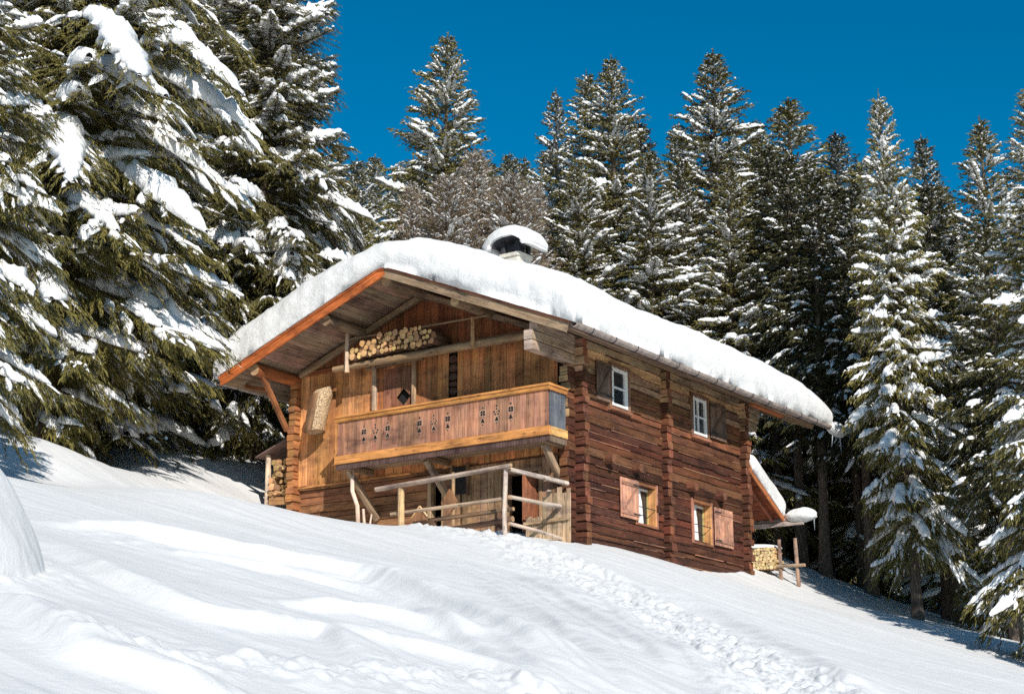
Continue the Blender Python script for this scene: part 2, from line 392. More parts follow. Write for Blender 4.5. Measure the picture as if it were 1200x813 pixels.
while x < -.5:      # boards behind the railing, under the balcony
    w = rnd.uniform(.16, .27); x1 = min(x+w, -.45)
    a = .2 if not (-2.05 < (x+x1)/2 < -1.0) else 1.85
    mb.beam(((x+x1)/2, -.04, a), ((x+x1)/2, -.04, 2.18), x1-x-.012, .035, jit((.34, .2, .11), .3), up=(0, 1, 0), bev=.12); x = x1
mb.build('board_cladding', chalet, label='weathered boards beside the doorway under the balcony')
mb = MB(); mb.beam((XL-.05, -.09, 5.36), (-.35, -.09, 5.36), .10, .12, jit(GABLE), jt=.005); mb.beam((XL+.02, -.1, 2.2), (-5, -.1, 2.21), .05, .05, jit(BOARD))
mb.build('ledge_beam', chalet)
# ---------------------------------------------------------------- roof
Y0, Y1 = -1.9, 11.3; XE_R, XE_L = 1.12, -10.2
def rp(x, y, dz=0): return Vector((x, y, zt(x)+dz))
mb = MB()
for xa, xb, k in ((RX, XE_R, 1), (XE_L, RX, -1)):
    n = 28
    for i in range(n):
        p = xa+(xb-xa)*i/n; q = xa+(xb-xa)*(i+1)/n
        y = Y0+.02
        while y < Y1:                                  # soffit planks in random lengths
            y2 = min(Y1, y+rnd.uniform(2.4, 4.5)); xm = (p+q)/2
            sl = Vector((q-p, 0, zt(q)-zt(p))); w = sl.length-.012
            mb.beam((xm, y+.004, zt(xm)-.185), (xm, y2-.004, zt(xm)-.185), w, .03, jit(SOFFIT, .3), up=(-sl.z, 0, sl.x), bev=.1); y = y2
    mb.prism([(xa, zt(xa)-.005), (xb, zt(xb)-.005), (xb, zt(xb)-.165), (xa, zt(xa)-.165)], Y0+.03, Y1, jit(SOFFIT), )
roof = mb.build('roof', chalet, label='low-pitched board roof with deep eaves')
for side, xa, xb, col in (('l', RX, XE_L-.02, VERGE), ('r', RX, XE_R+.02, (.30, .12, .07))):
    for yy, name in ((Y0, 'verge_board'), (Y1, 'verge_board')):
        s = -1 if yy < 0 else 1; mb = MB()
        d = Vector((xb-xa, 0, zt(xb)-zt(xa))).normalized(); up = Vector((-d.z, 0, d.x)); up = up if up.z > 0 else -up
        a = rp(xa, yy); c = rp(xb, yy)
        lower = col if side == 'l' else (.34, .235, .15)
        mb.beam(a+up*-.17+Vector((0, s*.02, 0)), c+up*-.17+Vector((0, s*.02, 0)), .045, .24, jit(lower, .06), up=up, bev=.1, jt=.003)
        mb.beam(a+up*-.02+Vector((0, s*.045, 0)), c+up*-.02+Vector((0, s*.045, 0)), .05, .12, jit(col, .06), up=up, bev=.1, jt=.004)
        mb.build(name, roof)
# purlins
for x, dz, r in ((RX, -.36, .16), (-6.55, -.36, .14), (-2.35, -.36, .14), (-9.05, -.38, .16)):
    mb = MB(); c = (.40, .13, .045) if x < -9 else jit(BR, .1)
    mb.tube([(x, y, zt(x)+dz+rnd.gauss(0, .008)) for y in np.linspace(-1.78, 10.6, 9)], [r]*9, c, 12, cap=jit(END, .1), jt=.03)
    mb.build('purlin', roof, smooth=40)
for s, xa, xb in ((1, RX+.1, -.5), (-1, RX-.1, XL+.3)):
    mb = MB(); mb.beam((xa, -.22, zt(xa)-.37), (xb, -.22, zt(xb)-.37), .16, .16, jit((.3, .2, .12), .1), jt=.004); mb.build('rafter', roof)
# stepped log corbels carrying the right eave
for i, (z, ya) in enumerate(((5.02, -1.62), (4.77, -1.86), (4.52, -1.84))):
    mb = MB(); mb.beam((-.1, ya, z), (-.1, .1, z), .24, .235, jit((.40, .30, .215), .12), bev=.08, jt=.006, cap=jit((.55, .42, .33), .1)); mb.build('corbel_log', chalet)
    mb = MB(); mb.beam((-.1, YB, z), (-.1, YB+1.05-.1*i, z), .24, .235, jit((.42, .31, .21), .12), bev=.10, jt=.006, cap=jit(END, .1)); mb.build('corbel_log', chalet)
mb = MB(); mb.beam((.55, YB-.5, 4.92), (.55, 10.3, 4.92), .16, .12, (.48, .15, .05)); mb.build('eave_board', roof)
# gutters
def gutter(x, z, ya, yb, tilt=0):
    mb = MB(); n = int((yb-ya)/.5); o = []
    for y in np.linspace(ya, yb, n):
        ring = []
        for j in range(9):
            t = math.pi+math.pi*j/8; ring.append(Vector((x+.105*math.cos(t), y, z+.105*math.sin(t))))
        for j in range(9):
            t = 2*math.pi-math.pi*j/8; ring.append(Vector((x+.088*math.cos(t), y, z+.012+.088*math.sin(t))))
        o.append(ring)
    pts = [Vector((x, y, z)) for y in np.linspace(ya, yb, n)]
    mb.loft(pts, o, (.5, .5, .5), mat='gutter'); g = mb.build('gutter', roof, smooth=40)
    for y in np.arange(ya+.7, min(yb, 11.2), 1.02):
        mb = MB(); mb.tube([(x+.115*math.cos(t), y, z+.115*math.sin(t)) for t in np.linspace(math.pi*.98, 2.02*math.pi, 10)], .014, mat='dark_metal', n=6); mb.build('gutter_strap', g)
    return g
gut = gutter(1.22, 4.83, -1.88, 12.9); gutter(-10.3, 5.05, -1.85, 11.3)
# left eave struts
mb = MB(); mb.beam((-9.05, -1.5, 5.12), (-9.2, -.28, 3.82), .13, .15, (.36, .14, .055), jt=.005); mb.beam((-9.07, -1.15, 4.75), (-9.95, -1.15, 4.98), .10, .11, (.33, .13, .05)); mb.build('eave_brace', chalet)
# snow on the roof
def snow_slab(name, xs, ys, zf0, T, r, p, seed, parent, mat='snow', lump=.06, under=0.02):
    zf = (lambda A: zf0(A, Y)) if zf0.__code__.co_argcount > 1 else zf0
    xs = np.asarray(xs); ys = np.asarray(ys); X, Y = np.meshgrid(xs, ys)
    d = np.minimum.reduce([X-xs[0], xs[-1]-X, Y-ys[0], ys[-1]-Y]); d = np.clip(d/r, 0, 1)
    prof = (1-(1-d)**p)**(1/p)
    Tn = T*(1+.16*fbm(X*.35+seed, Y*.35))-(.22*np.exp(-((X-RX)/.9)**2) if T > 1 else 0)+lump*fbm(X*1.3+seed, Y*1.3)
    if T > 1: Tn = Tn*(1-.42*np.clip((Y-9.6)/2.5, 0, 1)**1.5)
    Z = zf(X)+under+prof*Tn
    # edges lean out a little with height
    m = Vector
    V = np.stack([X, Y, Z], -1)
    nx, ny = X.shape[1], X.shape[0]
    e = (np.sin(np.pi*np.clip(prof, 0, 1))*.09*(1+.8*fbm(X*2+seed, Y*2+Z*2))+.05*fbm(X*1.1+seed*2, Y*1.1+Z*.8, 4)+.025*fbm(X*5, Y*5+Z*5, 3))*(d < 1)
    gx = np.where(np.minimum(X-xs[0], xs[-1]-X) < np.minimum(Y-ys[0], ys[-1]-Y), np.sign(X-(xs[0]+xs[-1])/2), 0)
    gy = np.where(gx == 0, np.sign(Y-(ys[0]+ys[-1])/2), 0)
    V[..., 0] += gx*e; V[..., 1] += gy*e; V[..., 2] += np.where(d < .02, -.05*np.abs(fbm(X*1.7+3, Y*1.7)), 0)+.018*fbm(X*4+9, Y*4+Z*3, 3)
    B = np.stack([X, Y, zf(X)+under-.01+0*X], -1)
    VV = np.concatenate([V.reshape(-1, 3), B.reshape(-1, 3)]); off = nx*ny
    ii = np.arange(ny-1)[:, None]*nx+np.arange(nx-1)[None]
    top = np.stack([ii, ii+1, ii+nx+1, ii+nx], -1).reshape(-1, 4); bot = top[:, ::-1]+off
    b = np.concatenate([np.arange(nx), np.arange(1, ny)*nx+nx-1, (ny-1)*nx+np.arange(nx-2, -1, -1), np.arange(ny-2, 0, -1)*nx])
    b2 = np.roll(b, -1); sidef = np.stack([b2, b, b+off, b2+off], -1)
    me = mesh_np(name, VV, np.concatenate([top, bot, sidef]), mats=[mat], smooth=True)
    o = bpy.data.objects.new(name, me); COL.objects.link(o); o.parent = parent; return o
def edgespace(a, b, r, ne, nm):
    t = (np.linspace(0, 1, ne))**2.2*r
    return np.concatenate([a+t[:-1], np.linspace(a+r, b-r, nm), (b-t[::-1])[1:]])
snow_slab('roof_snow', edgespace(XE_L-.14, XE_R+.16, .6, 16, 90), edgespace(Y0-.12, 12.1, .6, 16, 110),
          lambda X: 7.25-np.where(X > RX, .418, .375)*np.sqrt((X-RX)**2+.03), 1.10, .6, 3.2, 4.2, roof)
# snow and ice hanging on the gutter's end
def blob(name, c, s, parent, mat='snow', seed=0, amp=.12, n=26, flat=None, slope=0.):
    th = np.linspace(0, np.pi, n)[:, None]; ph = np.linspace(0, 2*np.pi, 2*n, endpoint=False)[None]
    x = np.sin(th)*np.cos(ph); y = np.sin(th)*np.sin(ph); z = np.cos(th)+0*ph
    r = 1+amp*(fbm(x*1.3+seed+z, y*1.3+z*1.1, 3))
    P = np.stack([c[0]+x*s[0]*r, c[1]+y*s[1]*r, c[2]+(np.where(z < 0, z*(flat if flat else 1), z))*s[2]*r], -1).reshape(-1, 3)
    P[:, 2] -= slope*(P[:, 1]-c[1])
    m2 = 2*n; F = [(i*m2+j, i*m2+(j+1) % m2, (i+1)*m2+(j+1) % m2, (i+1)*m2+j) for i in range(n-1) for j in range(m2)]
    me = mesh_np(name, P, np.array(F)[:, ::-1], mats=[mat], smooth=True)
    o = bpy.data.objects.new(name, me); COL.objects.link(o)
    if parent: o.parent = parent
    return o
blob('gutter_snow', (1.22, 12.65, 4.83), (.20, .62, .22), gut, seed=5)
for y, l, dx in ((12.35, .42, -.02), (12.85, .5, 0.02), (12.6, .2, 0)):
    mb = MB(); mb.tube([(1.22, y, 4.66), (1.22+dx, y-.01, 4.66-l*.5), (1.22+dx*2, y-.03, 4.66-l)], [.022, .014, .003], n=7, mat='ice'); mb.build('icicle', gut, smooth=60)
# ---------------------------------------------------------------- chimney
chx, chy, CT = -4.50, 3.95, 9.06
mb = MB(); mb.box(chx-.33, chx+.33, chy-.33, chy+.33, 6.9, CT, mat='plaster'); mb.box(chx-.37, chx+.37, chy-.37, chy+.37, CT-.1, CT+.005, mat='plaster')
chim = mb.build('chimney', roof, label='pale plastered chimney under a vaulted cap heaped with snow')
for sx in (-1, 1):
    for sy in (-1, 1): mb = MB(); mb.box(chx+sx*.25-.06, chx+sx*.25+.06, chy+sy*.25-.06, chy+sy*.25+.06, CT, CT+.35, mat='dark_metal'); mb.build('flue_post', chim)
mb = MB(); pts = []; arc = [(chx+.52*math.cos(t), CT+.22+.24*math.sin(t)) for t in np.linspace(0, math.pi, 22)]; arc2 = [(chx+.47*math.cos(t), CT+.22+.20*math.sin(t)) for t in np.linspace(math.pi, 0, 22)]
o_, i_ = arc, arc2[::-1]
for j in range(21): mb.prism([o_[j], o_[j+1], i_[j+1], i_[j]], chy-.48, chy+.48, mat='dark_metal')
mb.box(chx-.2, chx+.2, chy-.2, chy+.2, CT-.02, CT+.3, mat='dark_metal')
mb.build('chimney_cap', chim, smooth=40)
def arch_snow():
    n = 40; m_ = 18; ys = np.linspace(-1, 1, m_)
    V = []
    for k, s in enumerate(ys):
        e = (1-abs(s)**4)**.35
        for j, t in enumerate(np.linspace(math.radians(-8), math.radians(188), n)):
            th = .34*(max(0, 1-abs(math.cos(t))**5))**.5*e+.02
            ro = (1.02+.10*math.sin(t)); R = .54+th*.72+.14*abs(math.cos(t))**2*e
            V.append((chx-.02+R*1.10*math.cos(t), chy+s*.62*(.9+.1*e), CT+.20+(.26+th*1.05)*math.sin(t)-.05*abs(math.cos(t))**3))
    o2 = len(V)
    for k, s in enumerate(ys):
        for j, t in enumerate(np.linspace(math.radians(-8), math.radians(188), n)):
            V.append((chx-.02+.54*math.cos(t), chy+s*.57, CT+.22+.25*math.sin(t)))
    F = []
    for k in range(m_-1):
        for j in range(n-1):
            a = k*n+j; F += [(a, a+1, a+n+1, a+n), (o2+a, o2+a+n, o2+a+n+1, o2+a+1)]
    for k in range(m_-1):
        for j in (0, n-1): a = k*n+j; F.append((a, a+n, o2+a+n, o2+a))
    for j in range(n-1):
        for k in (0, m_-1): a = k*n+j; F.append((a, a+1, o2+a+1, o2+a))
    V = np.array(V); V += .03*fbm(V[:, 0]*2.5, V[:, 2]*2.5+V[:, 1])[:, None]
    me = mesh_np('chimney_snow', V, np.array(F), mats=['snow'], smooth=True); bm_fix(me)
    o = bpy.data.objects.new('chimney_snow', me); COL.objects.link(o); o.parent = chim
arch_snow()
# ---------------------------------------------------------------- side windows
def shutter(y0, y1, z0, z1, x, col, hingeside, swing=0., label=None):
    mb = MB(); n = 4; w = (y1-y0)/n
    for i in range(n): mb.beam((x, y0+w*(i+.5), z0), (x, y0+w*(i+.5), z1), w-.006, .03, jit(col, .1), up=(1, 0, 0), bev=.1)
    for z in (z0+.13, z1-.13): mb.beam((x+.027, y0+.02, z), (x+.027, y1-.02, z), .022, .09, jit(tuple(c*.75 for c in col), .1), bev=.1)
    a = Vector((x+.027, y0+.1, z0+.19)); b_ = Vector((x+.027, y1-.1, z1-.19))
    mb.beam(a, b_, .022, .07, jit(tuple(c*.8 for c in col), .1), bev=.1)
    yh = y1 if hingeside > 0 else y0
    o = mb.build('shutter', chalet, label=label)
    for z in (z0+.13, z1-.13):
        h = MB(); h.beam((x+.044, yh-hingeside*.30, z), (x+.044, yh+hingeside*.03, z), .012, .035, mat='dark_metal'); h.build('hinge', o)
    return o
for k, (y0, y1, z0, z1) in enumerate(WIN):
    mb = MB()
    if k < 2:
        cas = jit((.24, .14, .085), .1)
        for a, b_ in (((0.02, y0-.07, z0-.1), (0.02, y0-.07, z1+.06)), ((0.02, y1+.06, z0-.1), (0.02, y1+.06, z1+.06))): mb.beam(a, b_, .10, .08, cas, up=(1, 0, 0), bev=.1)
        mb.beam((0.035, y0-.12, z0-.09), (0.035, y1+.12, z0-.09), .14, .09, jit((.34, .15, .09), .1)); mb.beam((0.02, y0-.12, z1+.06), (0.02, y1+.12, z1+.06), .08, .09, cas)
        w = mb.build('window', chalet); f = MB(); x = .01; t = .075
        f.box(x-.07, x+.035, y0, y0+t, z0, z1, mat='white_paint'); f.box(x-.07, x+.035, y1-t, y1, z0, z1, mat='white_paint')
        f.box(x-.07, x+.033, y0+t, y1-t, z0, z0+t, mat='white_paint', grain='y'); f.box(x-.07, x+.033, y0+t, y1-t, z1-t, z1, mat='white_paint', grain='y')
        f.box(x-.05, x+.015, y0+t, y1-t, (z0+z1)/2-.02, (z0+z1)/2+.02, mat='white_paint', grain='y')
        if k == 0: f.box(x-.05, x+.012, y0+t, y0+t+.045, z0+t, z1-t, mat='white_paint'); f.box(x-.05, x+.012, y1-t-.045, y1-t, z0+t, z1-t, mat='white_paint')
        else: f.box(x-.05, x+.012, y0+t+.02, y0+t+.05, z0+t, z1-t, mat='white_paint'); f.box(x-.05, x+.02, y0+.3, y0+.34, z0+t, z1-t, mat='white_paint')
        f.build('sash', w); g = MB(); g.box(x-.045, x-.035, y0+t, y1-t, z0+t, z1-t, mat='glass'); g.build('pane', w)
        if k == 0:
            c = MB(); c.prism([(y0+.1, z0+.08), (y1-.12, z0+.08), (y1-.2, z0+.42), (y0+.3, z0+.34)], x-.062, x-.058, mat='curtain', plane='yz'); c.build('curtain', w)
    else:
        # deep reveal lined with orange boards, casement far in
        D = -.26
        for yy, s in ((y0, -1), (y1, 1)): mb.box(D, .025, yy-.02 if s > 0 else yy-.05, yy+.05 if s > 0 else yy+.02, z0-.03, z1+.05, jit(REVEAL if s > 0 else (.45, .2, .13), .08))
        mb.box(D, .025, y0-.05, y1+.05, z1, z1+.07, jit((.32, .13, .06), .1), grain='y'); mb.box(D, .04, y0-.05, y1+.05, z0-.06, z0, jit((.3, .13, .07), .1), grain='y')
        mb.box(.0, .032, y1+.02, y1+.09, z0-.05, z1+.1, jit((.42, .2, .14), .1)); mb.box(0, .032, y0-.11, y0-.03, z0-.05, z1+.1, jit((.40, .17, .12), .1))
        w = mb.build('window', chalet); f = MB(); x = D+.05; t = .06
        f.box(x-.05, x+.02, y0, y0+t, z0, z1, mat='white_paint'); f.box(x-.05, x+.02, y1-t, y1, z0, z1, (.55, .42, .16)); f.box(x-.05, x+.02, (y0+y1)/2-.04, (y0+y1)/2+.04, z0, z1, mat='white_paint')
        f.box(x-.05, x+.018, y0, y1, z0, z0+t, mat='white_paint', grain='y'); f.box(x-.05, x+.018, y0, y1, z1-t, z1, mat='white_paint', grain='y')
        f.build('sash', w); g = MB(); g.box(x-.03, x-.02, y0+t, y1-t, z0+t, z1-t, mat='glass'); g.build('pane', w)
        c = MB(); c.prism([(y0+.07, z0+.05), (y0+.62, z0+.05), (y0+.55, z1-.35), (y0+.42, z1-.04), (y0+.07, z1-.04)], x+.022, x+.026, mat='curtain', plane='yz'); c.build('curtain', w)
        bar = MB(); bar.tube([(.01, y0-.02, (z0+z1)/2-.06), (.01, y1, (z0+z1)/2-.06)], .012, mat='dark_metal', n=6); bar.build('bar', w)
shutter(.95, 1.63, 3.72, 4.72, .045, SHUT_SHADED, 1, label='grey-brown shutter with eave shade put into its colour, folded open under the eaves')
shutter(6.86, 7.76, 3.74, 4.78, .045, SHUT_SHADED, -1, label='grey-brown shutter with eave shade put into its colour, folded open under the eaves')
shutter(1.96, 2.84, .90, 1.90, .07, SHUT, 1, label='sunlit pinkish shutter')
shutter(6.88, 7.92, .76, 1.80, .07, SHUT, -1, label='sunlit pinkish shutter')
# ---------------------------------------------------------------- gable window with diamond-holed shutter
mb = MB(); mb.tube([(-6.2, -.16, 4.0), (-6.22, -.16, 5.2)], .075, POLE, 10, jt=.05); mb.tube([(-4.88, -.16, 3.95), (-4.87, -.16, 5.18)], .065, (.5, .33, .2), 10, jt=.05); mb.beam((-6.5, -.16, 5.2), (-4.6, -.16, 5.22), .1, .09, jit(BR), jt=.005)
gw = mb.build('window', chalet, label='gable window boarded with a diamond-holed shutter')
mb = MB(); zc, xc = 4.27, -5.28
for x0, x1 in ((-5.95, xc-.24), (xc+.24, -4.95)): 
    x = x0
    while x < x1-.01: x2 = min(x+.24, x1); mb.box(x+.004, x2-.004, -.09, -.06, 3.98, 5.08, jit((.33, .14, .08), .12)); x = x2
d = .24
mb.prism([(xc-d, 3.98), (xc+d, 3.98), (xc+d, zc), (xc, zc-d), (xc-d, zc)], -.09, -.06, jit((.33, .14, .08), .1))
mb.prism([(xc-d, 5.08), (xc-d, zc), (xc, zc+d), (xc+d, zc), (xc+d, 5.08)], -.09, -.06, jit((.25, .12, .07), .1))
mb.build('shutter', gw); mb = MB(); mb.box(-5.95, -4.95, .02, .05, 3.95, 5.1, mat='dark'); mb.build('dark_opening', gw)
# ---------------------------------------------------------------- doors and openings under the balcony
mb = MB(); 
for x0 in (-4.42, -3.96): mb.box(x0-.06, x0+.06, -.06, .16, .3, 2.0, jit((.42, .27, .16)))
mb.box(-4.5, -3.9, -.062, .16, 2.0, 2.1, jit(BR), grain='x'); dr = mb.build('door_frame', chalet)
mb = MB(); mb.box(-3.90, -3.66, -.10, -.07, .3, 1.95, jit((.30, .16, .09))); mb.box(-3.66, -3.4, -.09, -.06, .3, 1.9, jit((.36, .2, .11))); mb.build('door', dr)
mb = MB(); mb.box(-3.62, -3.2, -.12, -.065, 1.5, 2.2, mat='dark'); 
for x0 in (-3.66, -3.16): mb.box(x0-.04, x0+.04, -.13, -.06, 1.45, 2.25, jit((.25, .14, .08)))
mb.build('window', chalet, label='small dark window hole under the balcony')
mb = MB(); mb.box(-2.1, -2.0, -.09, .2, .2, 1.85, jit((.40, .24, .14))); mb.box(-1.02, -.92, -.09, .2, .2, 1.85, jit((.40, .24, .14))); mb.box(-2.1, -.92, -.095, .2, 1.85, 1.97, jit(BR), grain='x'); dr2 = mb.build('door_frame', chalet)
mb = MB()
for i in range(3): mb.beam((-1.08-.02*i, -.12-.2*i, .3), (-1.08-.02*i, -.12-.2*i, 1.72), .19, .035, jit((.30, .12, .06)), up=(1, 0, 0))
mb.build('door', dr2, label='red-brown plank door standing open')
# ---------------------------------------------------------------- balcony
BX0, BX1, BY = -6.6, 0.02, -1.15
mb = MB(); x = BX0
for i in range(12): mb.beam((BX0-.03, BY+.09*i+.1, 2.46), (BX1-.05, BY+.09*i+.1, 2.46), .086, .05, jit(BR, .2))
for xx in (-6.3, -3.8, -.22): mb.beam((xx, BY+.02, 2.35), (xx, .1, 2.35), .15, .15, jit(BR), jt=.004, cap=END)
bal = mb.build('balcony', chalet, label='carved wooden balcony along the front')
mb = MB(); x = BX0+.02
while x < BX1-.02:
    w = rnd.uniform(.13, .2); x1 = min(x+w, BX1-.02)
    mb.beam(((x+x1)/2, BY, 2.6), ((x+x1)/2, BY, 3.55), x1-x-.004, .035, jit(PANEL, .2), up=(0, 1, 0), bev=.1); x = x1
pan = mb.build('panel', bal)
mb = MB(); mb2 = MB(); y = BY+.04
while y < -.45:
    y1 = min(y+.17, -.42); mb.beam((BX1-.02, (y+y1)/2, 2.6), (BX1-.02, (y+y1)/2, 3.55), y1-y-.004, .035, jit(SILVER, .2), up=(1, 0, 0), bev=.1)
    mb2.beam((BX0+.02, (y+y1)/2, 2.6), (BX0+.02, (y+y1)/2, 3.55), y1-y-.004, .035, jit(PANEL, .2), up=(1, 0, 0), bev=.1); y = y1
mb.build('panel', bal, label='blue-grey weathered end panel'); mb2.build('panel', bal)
mb = MB(); 
mb.beam((BX0-.07, BY-.01, 3.665), (BX1+.07, BY-.01, 3.665), .17, .06, jit(FASCIA, .05), bev=.2); mb.beam((BX0-.04, BY-.04, 3.585), (BX1+.05, BY-.04, 3.585), .06, .10, jit((.52, .24, .07), .05), bev=.2)
mb.beam((BX1, BY+.06, 3.66), (BX1, -.42, 3.66), .16, .06, jit(FASCIA, .05), bev=.2); mb.beam((BX1+.02, BY, 3.58), (BX1+.02, -.42, 3.58), .05, .10, jit(FASCIA, .05)); mb.beam((BX0, BY+.06, 3.66), (BX0, -.42, 3.66), .16, .06, jit(FASCIA, .05))
mb.build('handrail', bal)
mb = MB(); mb.beam((BX0-.04, BY-.035, 2.545), (BX1+.04, BY-.035, 2.545), .05, .22, jit(FASCIA, .04), jt=.002); mb.beam((BX1+.025, BY+.02, 2.545), (BX1+.025, -.42, 2.545), .05, .21, jit((.66, .40, .15), .04)); mb.beam((BX0-.015, BY+.02, 2.545), (BX0-.015, -.1, 2.545), .05, .21, jit(FASCIA, .04))
mb.build('fascia', bal)
mb = MB(); poly = [(BX0-.02, 2.43), (BX0-.02, 2.31)]; x = BX0
while x < BX1-.12: poly += [(x+.025, 2.285), (x+.055, 2.28), (x+.08, 2.305)]; x += .08
poly += [(BX1, 2.31), (BX1, 2.43)]; mb.prism(poly, BY-.02, BY+.02, (.12, .07, .06)); mb.prism([(BY+.03, 2.43), (BY+.03, 2.29), (-.42, 2.29), (-.42, 2.43)], BX1-.02, BX1+.015, (.2, .14, .1), plane='yz')
mb.build('scalloped_trim', bal)
def ornament(x, kind):
    mb = MB(); q = .9; X_ = x; pz = mb.prism; mb.prism = lambda poly, *a, **k: pz([(X_+(u-X_)*q, 3.13+(w_-3.13)*q) for u, w_ in poly], *a, **k); y0, y1 = BY-.019, BY-.0235; dk = (.02, .012, .01); lt = (.50, .33, .24)
    def tri(cx, cz, r, c, yy): mb.prism([(cx-r, cz-r*.75), (cx+r, cz-r*.75), (cx, cz+r)], yy, y1-.0*1, c)
    def dia(cx, cz, r, c, ya, yb): mb.prism([(cx-r, cz), (cx, cz-r), (cx+r, cz), (cx, cz+r)], ya, yb, c)
    for cz, r in ((3.36, .045), (2.885, .035)): dia(x, cz, r*.8+.015, lt, y0+.004, y0-.001); dia(x, cz, r*.8, dk, y0+.004, y0-.003)
    if kind == 'sq':
        mb.prism([(x-.105, 3.12), (x+.105, 3.12), (x+.105, 3.29), (x-.105, 3.29)], y0+.004, y0-.001, lt)
        for sx in (-1, 1):
            for sz in (-1, 1): mb.prism([(x+sx*.042-.036, 3.205+sz*.036-.032), (x+sx*.042+.036, 3.205+sz*.036-.032), (x+sx*.042+.036, 3.205+sz*.036+.032), (x+sx*.042-.036, 3.205+sz*.036+.032)], y0+.004, y0-.003, dk)
    else:
        for sx, sz in ((-.085, 0), (.085, 0), (0, .075), (-.05, -.07), (.05, -.07)): dia(x+sx, 3.2+sz, .052, lt, y0+.004, y0-.001); dia(x+sx, 3.2+sz, .034, dk, y0+.004, y0-.003)
    mb.prism([(x-.10, 2.93), (x+.10, 2.93), (x+.02, 3.09), (x-.02, 3.09)], y0+.004, y0-.001, lt); mb.prism([(x-.07, 2.945), (x+.07, 2.945), (x+.01, 3.06), (x-.01, 3.06)], y0+.004, y0-.003, dk)
    mb.build('painted_cutout', pan)  # dark raised shapes paint the shade inside cut-out holes, with pale borders
for i, x in enumerate((-5.69, -5.31, -4.91, -3.88, -3.43, -2.99, -1.92, -1.5, -1.08)): ornament(x, 'ring' if i % 3 == 1 else 'sq')
for a, b_ in (((-6.34, -1.0, 2.3), (-6.12, -.05, 1.12)), ((-3.80, -1.0, 2.28), (-3.72, -.05, 1.33)), ((-.25, -.98, 2.28), (-.36, -.05, 1.5))):
    mb = MB(); mb.beam(a, b_, .15, .17, jit((.33, .23, .15), .08), jt=.006, cap=END, up=(0, 1, 0)); mb.build('bracket', bal)
# ---------------------------------------------------------------- firewood rack under the gable
mb = MB(); mb.tube([(-7.25, -.62, 5.18), (-5, -.6, 5.18), (-3, -.6, 5.17), (-.75, -.55, 5.16)], [.085, .105, .11, .10], (.33, .215, .12), 12, cap=END, jt=.03)
rack = mb.build('firewood_rack', chalet, smooth=40)
mb = MB(); 
for i in range(4): mb.beam((-6.95, -.5+.13*i, 5.29), (-1, -.5+.13*i, 5.29), .12, .03, jit(BR))
mb.build('shelf', rack)
for x, z0, z1, r, c in ((-6.71, 5.0, 6.32, .062, (.55, .40, .28)), (-2.56, 5.08, 5.85, .055, (.45, .26, .12))):
    mb = MB(); mb.tube([(x, -.72, z0), (x-.01, -.72, (z0+z1)/2), (x-.02, -.70, z1)], [r*1.1, r, r*.9], c, 10, cap=END, jt=.05); mb.build('post', rack, smooth=40)
mb = MB(); mb.tube([(-7.1, -.72, 5.92), (-4.6, -.72, 5.86), (-2.15, -.70, 5.83)], [.022, .024, .02], BR, 7); mb.build('rail', rack, smooth=40)
# ---------------------------------------------------------------- lean-to roof at the back
def zl(y): return 3.32-.56*(y-8.95)
mb = MB(); yy = np.linspace(8.95, 11.15, 12)
for i in range(11): mb.beam((-3.2, (yy[i]+yy[i+1])/2, zl((yy[i]+yy[i+1])/2)-.03), (.03, (yy[i]+yy[i+1])/2, zl((yy[i]+yy[i+1])/2)-.03), .222, .05, jit((.30, .085, .04), .15), up=(0, .49, .87))
for xx in (-2.6, -1.3, -.25): mb.beam((xx, 8.95, zl(8.95)-.13), (xx, 11.05, zl(11.05)-.13), .1, .14, jit((.28, .09, .05)))
lean = mb.build('porch_roof', chalet, label='small red-brown lean-to roof on the back wall with a lump of snow')
mb = MB(); mb.beam((.05, 8.9, zl(8.9)-.02), (.05, 11.2, zl(11.2)-.02), .05, .22, (.46, .16, .06), up=(0, .49, .87), jt=.004); mb.beam((.08, 9.6, zl(9.6)+.11), (.08, 11.25, zl(11.25)+.11), .05, .06, (.5, .42, .38), up=(0, .49, .87)); mb.build('verge_board', lean)
mb = MB(); mb.tube([(-3.2, 11.24, 1.98), (.9, 11.24, 1.99)], .085, mat='gutter', n=12); mb.beam((-3.2, 11.15, 1.87), (.70, 11.15, 1.87), .05, .13, (.72, .60, .52)); mb.build('gutter', lean, smooth=40)
snow_slab('porch_snow', edgespace(-3.3, .10, .38, 12, 40), edgespace(9.25, 11.15, .38, 12, 24), lambda X, Y: zl(Y)-.0*X, .66, .38, 2.6, 2.2, lean, lump=.05)
gs = blob('gutter_snow', (.60, 11.24, 2.07), (.50, .25, .25), lean, seed=9, flat=.75)
mb = MB(); mb.tube([(1.0, 11.24, 1.95), (1.0, 11.24, 1.8), (1.01, 11.23, 1.62)], [.02, .012, .003], n=7, mat='ice'); mb.build('icicle', lean, smooth=60)

